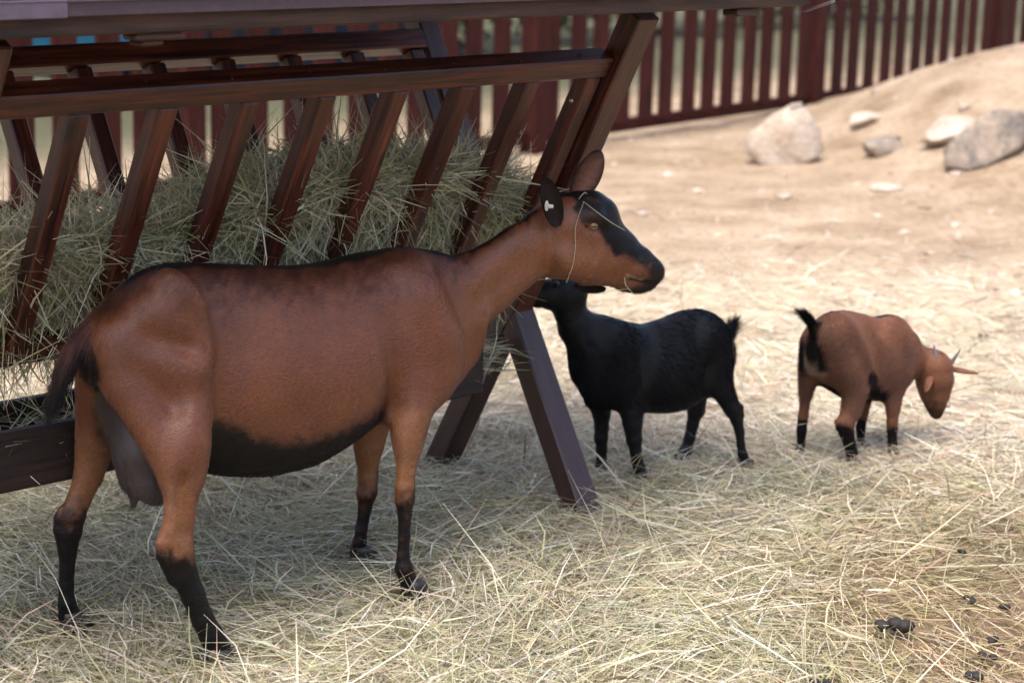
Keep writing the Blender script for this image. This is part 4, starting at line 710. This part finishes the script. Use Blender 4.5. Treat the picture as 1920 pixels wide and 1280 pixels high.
def ear_mesh(base, tip, width, open_dir, inner, outer, cup=.35, bend=0., rim=None):
    """leaf-shaped cupped shell with thickness; open_dir: the way the hollow faces"""
    base = np.array(base); tip = np.array(tip); ax_ = tip-base; L = np.linalg.norm(ax_); ax_ = ax_/L; o = np.array(open_dir, float); o = o-ax_*(o@ax_); o /= np.linalg.norm(o); s = np.cross(ax_, o)
    nu, nv = 18, 11; V = []; C = []
    for side in (0, 1):
        for i in range(nu):
            u = i/(nu-1); wd = width*max(.05, math.sin(math.pi*(.03+.94*u)))**.5
            for j in range(nv):
                v = 2*j/(nv-1)-1; th = .0035*(1-v*v)*(1-u*.6)+.0006
                p = base+ax_*L*u+s*wd*v*.5*(1-.12*cup*v*v)+o*(cup*wd*(v*v-.5)*(1-.35*u)+bend*L*u*u)
                p = p+o*(th if side == 0 else -th); V.append(p); c = np.array(inner if side == 0 else outer)
                if rim is not None: e = max(abs(v)**4, (u**8)); c = c*(1-e)+np.array(rim)*e
                C.append(c)
    N = nu*nv; F = []
    for side in (0, 1):
        for i in range(nu-1):
            for j in range(nv-1):
                q = [side*N+i*nv+j, side*N+i*nv+j+1, side*N+(i+1)*nv+j+1, side*N+(i+1)*nv+j]; F.append(q if side else q[::-1])
    for i in range(nu-1):
        for j, fl in ((0, 0), (nv-1, 1)):
            q = [i*nv+j, (i+1)*nv+j, N+(i+1)*nv+j, N+i*nv+j]; F.append(q if not fl else q[::-1])
    for j in range(nv-1): F.append([(nu-1)*nv+j, (nu-1)*nv+j+1, N+(nu-1)*nv+j+1, N+(nu-1)*nv+j])
    return np.array(V), np.array(F), np.array(C)
def hoof_mesh(sc):
    bm = bmesh.new()
    for s in (-1, 1):
        rings = []
        for (z, cx, lx, wy) in ((0, .012, .036, .016), (.012, .010, .035, .0165), (.03, .003, .027, .015), (.042, -.003, .020, .012)):
            rings.append([bm.verts.new(((cx+lx*math.cos(a)*(1 if math.cos(a) < 0 else 1.12)), s*.0165+wy*math.sin(a)*(1-.35*max(0, math.cos(a)))-s*.004*max(0, math.cos(a)), z)) for a in np.linspace(0, 2*math.pi, 14, endpoint=False)])
        for a, b_ in zip(rings[:-1], rings[1:]):
            for i in range(14): bm.faces.new((a[i], a[(i+1) % 14], b_[(i+1) % 14], b_[i]))
        bm.faces.new(rings[-1]); bm.faces.new(rings[0][::-1])
    bmesh.ops.scale(bm, vec=(sc,)*3, verts=bm.verts); return bm_mesh('hoof', bm, True)
PAL = dict(k=(.0055, .0045, .0048), d=(.026, .012, .008), u=(.046, .032, .030), t=(.20, .13, .08), n=(.014, .008, .007), r=(.05, .014, .008), D=(.040, .012, .006), o=(.185, .070, .024), c=(.165, .056, .019))
def make_goat(key, name, base, h, hair_n, hair_len, hair_rad, pale_hoof=False, black=False, tuft=None):
    g = GOATS[key]; flip = -g['near']; fl = np.array([1, flip, 1.])
    D, mn, h = sdf_goat(g, h); V, F = surface_nets(D, mn, h); V = relax(V, F, 3); V = soften(V, F, g)
    # colours
    base = np.array(base); C = np.tile(base, (len(V), 1)); pal = dict(PAL, b=tuple(base))
    vr = fbm(V[:, 0]*9+V[:, 1]*7, V[:, 2]*9, 5); C = C*(.82+.36*vr)[:, None]
    jit = (fbm(V[:, 0]*60+V[:, 1]*50, V[:, 2]*60, 8)-.5)
    for q in g['paint']:
        dd = seg_dist(V, q[:3], q[3:6]); w_ = np.clip((q[6]-dd+jit*q[7])/q[7]+.5, 0, 1); w_ = w_*w_*(3-2*w_); C = C*(1-w_[:, None])+np.array(pal[q[8]])*w_[:, None]
    if 'belly' in g:
        bl = np.array(g['belly']); x0, x1 = bl[0, 0], bl[-1, 0]; zc = np.interp(V[:, 0], bl[:, 0], bl[:, 1])
        w_ = smooth(-.034, .020, zc-V[:, 2]+jit*.04)*smooth(x0-.012, x0+.008, V[:, 0])*(1-smooth(x1-.01, x1+.012, V[:, 0])); C = C*(1-w_[:, None])+np.array([.0075, .005, .005])*w_[:, None]
    Vb = V*fl; Fb = F if flip > 0 else F[:, ::-1]
    root = empty(name, g['o'], R(g['deg']))
    body = link('body', np_mesh('body', Vb, Fb, C), root, M['skin'])
    body.data.materials[0] = M[dict(doe='doe_pelt', black='black_pelt', kid='kid_pelt')[key]]
    # short coat: hair strands lying along the body
    tri = F[:, [0, 1, 2]]; tri2 = F[:, [0, 2, 3]]; T = np.concatenate([tri, tri2]); a, b_, c = V[T[:, 0]], V[T[:, 1]], V[T[:, 2]]; N = np.cross(b_-a, c-a); ar = np.linalg.norm(N, axis=1); N = N/ar[:, None]
    rg = np.random.default_rng(len(name)*7+1); ti = rg.choice(len(T), hair_n, p=ar/ar.sum()); u = rg.random((hair_n, 1)); v = rg.random((hair_n, 1)); sw = (u+v) > 1; u = np.where(sw, 1-u, u); v = np.where(sw, 1-v, v)
    P = a[ti]*(1-u-v)+b_[ti]*u+c[ti]*v; Nn = N[ti]; Cc = C[T[ti, 0]]
    hfw = np.array(g['hfw']); e0 = np.array(g['eyes'][0]); e1 = np.array(g['eyes'][1]); hc = (e0+e1)/2
    inhead = np.clip((.16-np.linalg.norm(P-hc, axis=1))/.06, 0, 1)[:, None]
    zmax = V[:, 2].max(); low = smooth(.42*zmax, .25*zmax, P[:, 2])[:, None]
    flow = np.array([-1., 0, -.55])*(1-low)+np.array([-.12, 0, -1.])*low; flow = flow*(1-inhead)+(-hfw+np.array([0, 0, .25]))*inhead
    for (A, B, r_, mul, lf, along) in (tuft or []):
        if along: w_ = smooth(r_, r_*.6, seg_dist(P, A, B))[:, None]; dv = np.array(B)-np.array(A); flow = flow*(1-w_)+w_*dv/np.linalg.norm(dv)*1.2
    flow = flow+rg.normal(0, .13, P.shape)
    flow = flow-Nn*(flow*Nn).sum(1)[:, None]; flow /= np.linalg.norm(flow, axis=1)[:, None]+1e-6
    L = hair_len*rg.uniform(.6, 1.3, hair_n)*(1-.72*low[:, 0])*(1-.5*inhead[:, 0]); lift = rg.uniform(.08, .20, hair_n)
    if tuft:
        for (A, B, r_, mul, lf, along) in tuft:
            w_ = smooth(r_, r_*.6, seg_dist(P, A, B)); L = L*(1+(mul-1)*w_); lift = lift+lf*w_*rg.random(hair_n)
    t = np.array([0, .35, .7, 1.]); pts = P[:, None]-Nn[:, None]*.001+flow[:, None]*(L[:, None]*t)[..., None]*(1-lift[:, None, None]*.3)+Nn[:, None]*((L*lift)[:, None]*(t-.35*t*t))[..., None]+np.array([0, 0, -1])*(L[:, None]*.10*t*t)[..., None]
    pts = pts*fl; Cc = Cc*rg.uniform(.62, 1.4, (hair_n, 1))
    hc_ = bpy.data.hair_curves.new('coat'); hc_.add_curves([4]*hair_n); hc_.position_data.foreach_set('vector', pts.astype(np.float32).ravel())
    ra = hc_.attributes.new('radius', 'FLOAT', 'POINT'); ra.data.foreach_set('value', (hair_rad*np.tile([1, .9, .65, .15], hair_n)).astype(np.float32))
    ca = hc_.attributes.new('col', 'FLOAT_COLOR', 'CURVE'); c4 = np.ones((hair_n, 4), np.float32); c4[:, :3] = Cc; ca.data.foreach_set('color', c4.ravel())
    hc_.materials.append(M[dict(doe='coat', black='kid_coat', kid='brown_kid_coat')[key]]); link('coat', hc_, root)
    # hooves
    hm = hoof_mesh(.86 if key == 'doe' else .55)
    for i, f in enumerate(g['feet']):
        o = link('hoof', hm, root, M['hoof_horn']); o.location = (f[0]-.002, f[1]*flip, min(f[2], .004)-.008); o.rotation_euler = (0, 0, rg.normal(0, .12))
    # eyes
    er = .0115 if key == 'doe' else .0075
    for i, e in enumerate(g['eyes']):
        bm = bmesh.new(); bmesh.ops.create_uvsphere(bm, u_segments=20, v_segments=12, radius=er); o = link('eye', bm_mesh('eye', bm, True), root, M['dark_eye' if black else 'eye']); o.location = np.array(e)*fl
        hn = np.array(g['hn'])*fl*(1 if i == 0 else -1); hd = np.array(hfw)*fl
        bm = bmesh.new(); bmesh.ops.create_uvsphere(bm, u_segments=14, v_segments=8, radius=1); bmesh.ops.scale(bm, vec=(er*.55, er*.25, er*.16), verts=bm.verts)
        q = link('pupil', bm_mesh('pupil', bm, True), o, M['pupil']); q.location = hn*er*.86; q.rotation_euler = (0, 0, math.atan2(hd[1], hd[0]))
    return root, g, fl
def add_ear(root, fl, base, tip, width, od, inner, outer, **kw):
    V, F, C = ear_mesh(np.array(base)*fl, np.array(tip)*fl, width, np.array(od)*fl, inner, outer, **kw); me = np_mesh('ear', V, F, C)
    bm = bmesh.new(); bm.from_mesh(me); bmesh.ops.recalc_face_normals(bm, faces=bm.faces); bm.to_mesh(me); bm.free(); return link('ear', me, root, M['skin'])
g = GOATS['doe']; tp = g['comps'][-4]['p']; BR = (.128, .036, .0105)
doe, g, fl = make_goat('doe', 'doe_goat', BR, .0047, 150000, .013, .00023,
    tuft=[(tp[1][:3], tp[-1][:3], .05, 3.2, .25, 1), ([-.33, 0, .80], [.18, 0, .86], .05, 1.7, .25, 0), (g['eyes'][0][:2]+[g['eyes'][0][2]-.115], g['eyes'][1][:2]+[g['eyes'][1][2]-.115], .04, 1.6, .3, 0)])
tag(doe, 'large brown goat with black legs, udder and ear tag beside the hay rack', 'goat')
e1 = add_ear(doe, fl, *g['ear_near'], .053, np.array(g['hn'])+np.array(g['hfw'])*.15, (.020, .011, .009), (.04, .016, .010), cup=.36, rim=(.005, .004, .004))
add_ear(doe, fl, *g['ear_far'], .070, np.array(g['hfw'])*.75-np.array(g['hn'])*1.0, (.02, .011, .008), (.17, .075, .045), cup=.30, bend=.05, rim=(.014, .01, .01))
# ear tag
t = empty('ear_tag'); t.parent = e1
bm = bmesh.new(); bmesh.ops.create_cone(bm, cap_ends=True, segments=18, radius1=.0075, radius2=.0075, depth=.004); bmesh.ops.scale(bm, vec=(.75, 1.6, 1), verts=bm.verts)
bmesh.ops.bevel(bm, geom=bm.edges[:], offset=.0008, segments=1, affect='EDGES'); tg = link('tag_plate', bm_mesh('tag_plate', bm), e1, M['white_plastic'])
hn = Vector(np.array(g['hn'])*fl); hd = Vector(np.array(g['hfw'])*fl); q = (hn*.75+hd*.65).normalized().to_track_quat('Z', 'Y'); tl = Vector(np.array(g['tag'])*fl)
tg.location = tl; tg.rotation_euler = q.to_euler()
bm = bmesh.new(); bmesh.ops.create_cone(bm, cap_ends=True, segments=14, radius1=.0048, radius2=.0044, depth=.011); bmesh.ops.bevel(bm, geom=bm.edges[:], offset=.0008, segments=1, affect='EDGES')
tb = link('tag_button', bm_mesh('tag_button', bm), e1, M['white_plastic']); tb.location = tl+hd*.008+hn*.008; tb.rotation_euler = (hd*.9+hn*.4).normalized().to_track_quat('Z', 'Y').to_euler()
bpy.data.objects.remove(t)
# pale dew claw on the near hind foot
bm = bmesh.new(); bmesh.ops.create_icosphere(bm, subdivisions=3, radius=1); bmesh.ops.scale(bm, vec=(.012, .010, .017), verts=bm.verts)
o = link('dew_claw', bm_mesh('dew_claw', bm, True), doe, M['pale_hoof']); f = g['feet'][0]; o.location = (f[0]-.022, (f[1]+.012)*fl[1], f[2]+.018)
# straws on her head and at her mouth
def straw(name, pts, w_, col, label, parent_mat):
    P = np.array(pts); n = 16; t = np.linspace(0, len(P)-1, n); C_ = np.stack([np.interp(t, range(len(P)), P[:, k]) for k in range(3)], -1)
    for _ in range(2): C_[1:-1] = (C_[:-2]+2*C_[1:-1]+C_[2:])/4
    V = []; 
    for i in range(n):
        d = C_[min(i+1, n-1)]-C_[max(i-1, 0)]; d /= np.linalg.norm(d); a = np.cross(d, [0, 0, 1.]); a = a/(np.linalg.norm(a)+1e-9); b_ = np.cross(d, a); ww = w_*(.6+.4*math.sin(math.pi*i/(n-1)))
        for k in range(5): th = 2*math.pi*k/5; V.append(C_[i]+ww*(a*math.cos(th)+b_*math.sin(th)))
    F = [[i*5+k, i*5+(k+1) % 5, (i+1)*5+(k+1) % 5, (i+1)*5+k] for i in range(n-1) for k in range(5)]
    o = link(name, np_mesh(name, np.array(V), np.array(F), np.tile(col, (len(V), 1))), None, M['hay']); o.matrix_world = parent_mat; tag(o, label, 'straw', 'straws on the brown goat'); return o
dm = Matrix.Translation(doe.location) @ Matrix.Rotation(R(g['deg']), 4, 'Z')
labs = ['short curl of hay on top of the large goat head', 'straight pale straw slanting across the large goat forehead', 'long wavy straw hanging down the large goat cheek', 'bent straw dangling from the large goat lips', 'thin grass stem held flat under the large goat chin']
for pts, lb in zip(g['wisps'], labs): straw('straw', np.array(pts)*fl, .0007 if 'thin' in lb else .0009, (.48, .46, .30), lb, dm)
print('doe', time.time()-T0)

bk, g, fl = make_goat('black', 'goat_kid', (.0038, .0037, .0048), .0045, 75000, .021, .00026, black=True,
    tuft=[(GOATS['black']['comps'][-1]['p'][0][:3], GOATS['black']['comps'][-1]['p'][2][:3], .032, 1.5, 1.1, 1)])
tag(bk, 'small all-black goat kid standing behind the rack leg', 'goat', 'goat kids')
add_ear(bk, fl, *g['ear_near'], .040, [.3, .6, -.5], (.012, .01, .01), (.010, .009, .010), cup=.3)
add_ear(bk, fl, *g['ear_far'], .040, [.5, -.8, 0], (.012, .01, .01), (.010, .009, .010), cup=.3)
kd, g, fl = make_goat('kid', 'goat_kid', (.118, .047, .023), .0045, 90000, .017, .00026,
    tuft=[(GOATS['kid']['comps'][-1]['p'][1][:3], GOATS['kid']['comps'][-1]['p'][4][:3], .035, 2.0, .4, 1)])
tag(kd, 'small brown goat kid with black tail and little horns, nose to the straw', 'goat', 'goat kids')
add_ear(kd, fl, *g['ear_near'], .042, np.array(g['hfw'])+np.array([0, 0, -.6]), (.03, .015, .012), (.12, .052, .03), cup=.35)
add_ear(kd, fl, *g['ear_far'], .036, np.array(g['hfw'])*.5+np.array([0, 0, -1.]), (.04, .02, .014), (.13, .056, .032), cup=.35)
for hpts in g['horns']:
    P = np.array(hpts)*fl; n = 10; t = np.linspace(0, 1, n)[:, None]; C_ = P[0]*(1-t)**2+2*t*(1-t)*P[1]+P[2]*t*t; V = []
    for i in range(n):
        r_ = .0085*(1-.82*(i/(n-1)))*(1+.06*(i % 2)); d = C_[min(i+1, n-1)]-C_[max(i-1, 0)]; d /= np.linalg.norm(d); a = np.cross(d, [0, 1., .3]); a /= np.linalg.norm(a); b_ = np.cross(d, a)
        V += [C_[i]+r_*(a*math.cos(th)+b_*math.sin(th)) for th in np.linspace(0, 2*math.pi, 10, endpoint=False)]
    F = [[i*10+k, i*10+(k+1) % 10, (i+1)*10+(k+1) % 10, (i+1)*10+k] for i in range(n-1) for k in range(10)]+[[(n-1)*10+q for q in (0, 3, 5, 8)]]
    link('horn', np_mesh('horn', np.array(V), np.array(F)), kd, M['grey_horn'])
print('goats', time.time()-T0)

# ================================================================== fence
FA = Vector((-2.309, 8.374, 0)); FB = Vector((3.904, 16.209, 0)); fd = (FB-FA).normalized(); fn = Vector((fd.y, -fd.x, 0))
fence = empty('picket_fence', FA, math.atan2(fd.y, fd.x)); tag(fence, 'red-brown picket fence running across the back of the pen', 'fence')
FH = 1.35
def fl_s(px_s): return px_s
S0, S1 = -2.6, 10.6
for s in (1.25, 3.9, 7.05, 9.9, -1.4):
    beam('post', (s, .02, -.05), (s, .02, FH+.06), .13, .12, 'fence_wood', fence, (0, 1, 0), ch=.008)
for z in (.085, FH-.28): beam('rail', (S0, .035, z), (S1, .035, z), .05, .075, 'fence_wood', fence)
k = 0; s = S0+.05
while s < S1:
    if min(abs(s-q) for q in (1.25, 3.9, 7.05, 9.9, -1.4)) > .12:
        jt = .012*math.sin(s*37.1); jz = .012*math.sin(s*91.7); beam('picket', (s+jt, -.003, .10), (s+jt+.010*math.sin(s*53.3), -.003, FH+jz), .135, .026, 'fence_wood', fence, (0, 1, 0), ch=.005)
    s += .235

# ================================================================== stones on the mound
m, nt, b = mat('pale_stone'); v, rnd = objcoord(nt); n1 = noise(nt, v, 5, 6, .6); n2 = noise(nt, v, 40, 4, .6)
c = ramp(nt, n1, [(.32, (.29, .21, .145)), (.5, (.40, .325, .25)), (.7, (.48, .41, .34))]); c = mixc(nt, .6, c, ramp(nt, n2, [(.3, (.7, .68, .66)), (.7, (1.15,)*3)]), 'MULTIPLY')
nt.links.new(c, b.inputs['Base Color']); b.inputs['Roughness'].default_value = .85; bump(nt, b, n2, .6, .02); M['pale_stone'] = m
m, nt, b = mat('grey_stone'); v, rnd = objcoord(nt); n1 = noise(nt, v, 4, 6, .65, .5); n2 = noise(nt, v, 30, 5, .65)
c = ramp(nt, n1, [(.34, (.07, .065, .065)), (.5, (.24, .195, .155)), (.68, (.40, .31, .225))]); c = mixc(nt, .8, c, ramp(nt, n2, [(.3, (.55,)*3), (.7, (1.2,)*3)]), 'MULTIPLY')
nt.links.new(c, b.inputs['Base Color']); b.inputs['Roughness'].default_value = .9; bump(nt, b, n2, .8, .03); M['grey_stone'] = m
def rock(name, x, y, size, seed, mt, label, rz=0., sink=.25, cat='rock', group=None, pts=None):
    """angular stone: convex hull of a few corners, chipped edges, then fine relief"""
    rg = np.random.default_rng(seed); bm = bmesh.new()
    if pts is None:
        q = rg.normal(size=(15, 3)); q /= np.linalg.norm(q, axis=1)[:, None]; q *= rg.uniform(.72, 1.05, (15, 1)); pts = q*np.array(size)
    for p in pts: bm.verts.new(p)
    bmesh.ops.convex_hull(bm, input=bm.verts[:]); bmesh.ops.delete(bm, geom=[v for v in bm.verts if not v.link_faces], context='VERTS')
    bmesh.ops.bevel(bm, geom=bm.edges[:], offset=.13*min(size), segments=2, affect='EDGES', profile=.6); bmesh.ops.triangulate(bm, faces=bm.faces[:])
    for _ in range(2): bmesh.ops.subdivide_edges(bm, edges=[e for e in bm.edges if e.calc_length() > .10*max(size)], cuts=1, use_grid_fill=False); bmesh.ops.triangulate(bm, faces=bm.faces[:])
    bm.normal_update(); k = 1/max(size)
    for v in bm.verts:
        p = np.array(v.co)*k; e = .10*(fbm(np.array([p[0]*3+p[2]*2+9]), np.array([p[1]*3-p[2]*2]), seed)[0]-.5)+.05*(fbm(np.array([p[0]*9+p[2]*8]), np.array([p[1]*9-p[2]*5]), seed+3)[0]-.5); v.co += v.normal*e*max(size)
    me = bm_mesh('rock', bm, True); o = link(name, me, None, M[mt]); o.location = (x, y, float(ground_z(np.array(x), np.array(y)))+size[2]*(1-2*sink)); o.rotation_euler = (0, 0, rz); tag(o, label, cat, group); return o
BOULDER = [(-.235, -.06, -.08), (-.20, -.08, .04), (-.08, -.06, .13), (.05, -.02, .20), (.11, -.04, .18), (.22, 0, .06), (.25, -.02, -.08), (.02, -.16, -.17), (-.15, -.14, -.15), (-.02, -.15, -.02), (.16, -.12, -.12), (-.18, .14, -.1), (.0, .2, .08), (.2, .18, -.1), (.05, .1, .18), (0, .1, -.2)]
SLAB = [(-.29, -.12, -.15), (-.25, -.10, -.02), (-.14, -.06, .08), (.02, 0, .15), (.22, .04, .14), (.30, .05, .02), (.12, -.10, -.06), (-.02, -.16, -.12), (-.16, -.18, -.17), (-.2, .14, -.1), (.1, .2, .1), (.3, .2, -.1), (0, 0, -.2)]
ROCKS = "see table below"
for nm, x, y, sz, sd_, mt, lb, rz, sk in [
    ('boulder', 1.50, 11.20, (.29, .21, .22), 4, 'pale_stone', 'large white boulder in front of the fence post', .0, .18),
    ('boulder', 2.50, 10.50, (.33, .22, .19), 31, 'grey_stone', 'large grey weathered boulder half buried in the sand mound', .1, .22),
    ('boulder', 2.40, 10.95, (.22, .17, .14), 12, 'pale_stone', 'pale sandy boulder just behind the large grey boulder', .2, .38),
    ('stone', 2.05, 11.10, (.13, .10, .09), 15, 'grey_stone', 'small grey stone between the white and grey boulders', .1, .3),
    ('stone', 2.10, 11.95, (.16, .12, .09), 18, 'pale_stone', 'rounded pale stone near the foot of the fence', .7, .4),
    ('stone', 1.88, 10.12, (.13, .08, .05), 21, 'pale_stone', 'flat pale stone lying below the large boulders', -.2, .38),
    ('stone', 2.54, 11.35, (.045, .04, .035), 24, 'pale_stone', 'fist-sized pale stone high on the sand mound', 0, .3),
    ('stone', 1.34, 9.86, (.05, .045, .03), 27, 'pale_stone', 'small white stone on the sand below the white boulder', 0, .3)]:
    rock(nm, x, y, sz, sd_, mt, lb, rz, sk, group='stones on the sand', pts=BOULDER if 'white boulder in front' in lb else SLAB if 'half buried' in lb else None)
# pebbles: too small and many to pick apart
rg = np.random.default_rng(77); n = 550; py = rg.uniform(7.6, 13.2, n); px = rg.uniform(-.1, .30, n)*py; pz = ground_z(px, py); bm = bmesh.new(); bmesh.ops.create_icosphere(bm, subdivisions=1, radius=1); bv = np.array([v.co[:] for v in bm.verts]); bf = np.array([[v.index for v in f.verts] for f in bm.faces]); bm.free()
sz = np.clip(rg.lognormal(-4.5, .55, n), .005, .035); V = np.stack([px, py, pz], -1)[:, None]+(bv*rg.uniform(.7, 1.3, (n, len(bv), 1)))*sz[:, None, None]*rg.uniform([.8, .8, .4], [1.4, 1.2, .7], (n, 3))[:, None]
F = (np.arange(n)*len(bv))[:, None, None]+bf; cl = np.where(rg.random((n, 1)) < .6, np.array([[.42, .34, .27]]), np.array([[.28, .2, .14]]))*rg.uniform(.7, 1.2, (n, 1)); attr_mat('pebble', .9)
tag(link('pebbles', np_mesh('pebbles', V, F, np.repeat(cl[:, None], len(bv), 1).reshape(-1, 3), False, 3), None, M['pebble']), 'scattered pebbles and crumbs of earth on the sand', 'pebbles', None, 'stuff')

# ================================================================== droppings
def clod(x, y, s, seed, label):
    s = s*.68
    rg = np.random.default_rng(seed); bm = bmesh.new()
    for k in range(rg.integers(3, 6)):
        o = bmesh.ops.create_icosphere(bm, subdivisions=2, radius=s*rg.uniform(.45, .75)); off_ = Vector((rg.normal(0, s*.55), rg.normal(0, s*.5), rg.uniform(0, s*.35)))
        for v in o['verts']: v.co = v.co*(1+.25*(rg.random()-.5)); v.co.z *= .75; v.co += off_
    o = link('dropping', bm_mesh('dropping', bm, True), None, M['dung']); o.location = (x, y, float(surf_z(np.array(x), np.array(y)))+s*.55); tag(o, label, 'dropping', 'dark droppings in the straw')
clod(0.830, 3.966, 0.04, 500, 'biggest dark dropping clump, with pale straws across it, at lower right')
clod(1.026, 3.923, 0.02, 501, 'dark dropping near the right edge below the biggest clump')
clod(0.982, 3.826, 0.022, 502, 'pair of dark droppings low at the lower right corner')
clod(1.080, 4.494, 0.016, 503, 'small dark dropping beside a long straw at the right')
clod(1.019, 4.161, 0.018, 504, 'dark dropping partly under straw at the right')
clod(1.093, 4.126, 0.017, 505, 'round dark dropping near the right edge')
clod(0.932, 3.711, 0.026, 506, 'dark droppings at the bottom edge near the right corner')
clod(0.623, 3.667, 0.022, 507, 'dark dropping at the bottom edge, right of centre')
clod(1.666, 6.843, 0.02, 508, 'lone dark dropping on the bright straw beyond the brown kid')
clod(-0.622, 4.975, 0.022, 509, 'dark lump in the hay behind the belly of the large goat')

# ================================================================== beyond the fence
def shrub(x, y, rx, rz, seed, label, dark=1.):
    rg = np.random.default_rng(seed); root = empty('shrub', (x, y, 0)); tag(root, label, 'shrub', 'shrubs beyond the fence')
    n = 3800; d = rg.normal(size=(n, 3)); d /= np.linalg.norm(d, axis=1)[:, None]; lob = rg.normal(size=(9, 3)); lob /= np.linalg.norm(lob, axis=1)[:, None]; r_ = .62+.38*np.max(np.clip(d@lob.T, 0, 1)**6, 1); r_ = r_*rg.random(n)**.25
    P = d*r_[:, None]*np.array([rx, rx*.8, rz]); P[:, 2] += rz*.95; P = P[P[:, 2] > .03]; n = len(P)
    cols = np.array([[.035, .055, .018]])*rg.uniform(.5, 1.7, (n, 1))*dark*np.array([[1, 1, 1]])
    V, F, C = blades(P, rg.uniform(0, 6.28, n), rg.normal(-.2, .6, n), rg.uniform(.05, .12, n), rg.uniform(.03, .06, n), rg.normal(0, .2, n), rg.normal(.2, .2, n), rg.uniform(-1.5, 1.5, n), cols, 2)
    link('foliage', np_mesh('foliage', V, F, C), root, M['leaf'])
    for k in range(5):
        a = rg.uniform(0, 6.28); beam('stem', (0.05*math.cos(a), .05*math.sin(a), -.02), (rx*.5*math.cos(a), rx*.4*math.sin(a), rz*1.1), .035, .035, 'beam_wood', root, (1, 0, 0))
for i, (s, off_, rx, rz, lb) in enumerate([(1.1, 3.2, .7, .55, 'leafy shrub behind the fence at the far left'), (8.4, 4.9, 1.2, .9, 'dark shrub behind the fence right of the navy shed'), (10.2, 4.8, 1.3, 1.0, 'dark shrub behind the middle of the fence'), (12.0, 4.8, 1.3, .9, 'dark shrub behind the tall fence post'), (13.8, 4.8, 1.4, 1.1, 'dark shrub behind the fence above the boulders'), (15.8, 4.8, 1.4, 1.2, 'dark shrub behind the fence at the far right')]):
    p = FA+fd*s-fn*off_; shrub(p.x, p.y, rx, rz, 300+i, lb)
# navy shed
p = FA+fd*6.1-fn*3.9; shed = empty('shed', p, math.atan2(fd.y, fd.x)); tag(shed, 'dark navy plank shed glimpsed through the fence gaps', 'shed')
for k in range(14): beam('plank', (-1.55+k*.24, 0, .0), (-1.55+k*.24, 0, 1.9+.0), .232, .03, 'shed_wood', shed, (0, 1, 0))
beam('roof', (-1.9, -.25, 1.98), (1.9, -.25, 1.98), 1.6, .06, 'shingle', shed); beam('base_board', (-1.7, -.03, .08), (1.7, -.03, .08), .03, .16, 'shed_wood', shed)
for s_ in (-1, 1): beam('side_wall', (s_*1.66, .03, .95), (s_*1.66, 1.3, .95), .03, 1.88, 'shed_wood', shed)
# teal tank with lid and feet
p = FA+fd*3.2-fn*3.6; tk = empty('water_tank', p, math.atan2(fd.y, fd.x)); tag(tk, 'teal blue tank glimpsed through the fence at upper left', 'tank')
beam('tank_body', (-.75, 0, .55), (.75, 0, .55), .7, .62, 'teal_paint', tk, ch=.05); beam('lid', (-.78, 0, .90), (.78, 0, .90), .74, .06, 'teal_paint', tk, ch=.02)
for a in (-.55, .55):
    for c_ in (-.25, .25): beam('leg', (a, c_, -.02), (a, c_, .27), .07, .07, 'shed_wood', tk, (1, 0, 0))
# pale metal pole
p = FA+fd*10.3-fn*1.2; bm = bmesh.new(); bmesh.ops.create_cone(bm, cap_ends=True, segments=16, radius1=.035, radius2=.03, depth=2.4); bmesh.ops.bevel(bm, geom=bm.edges[:], offset=.003, segments=1, affect='EDGES')
for q in (-.4, .5): bmesh.ops.create_cone(bm, cap_ends=True, segments=16, radius1=.045, radius2=.045, depth=.04, matrix=Matrix.Translation((0, 0, q)))
o = link('metal_pole', bm_mesh('metal_pole', bm), None, M['pole_metal']); o.location = (p.x, p.y, 1.15+float(ground_z(np.array(p.x), np.array(p.y)))); tag(o, 'pale metal pole standing behind the fence at far right', 'pole')
print('script', time.time()-T0)
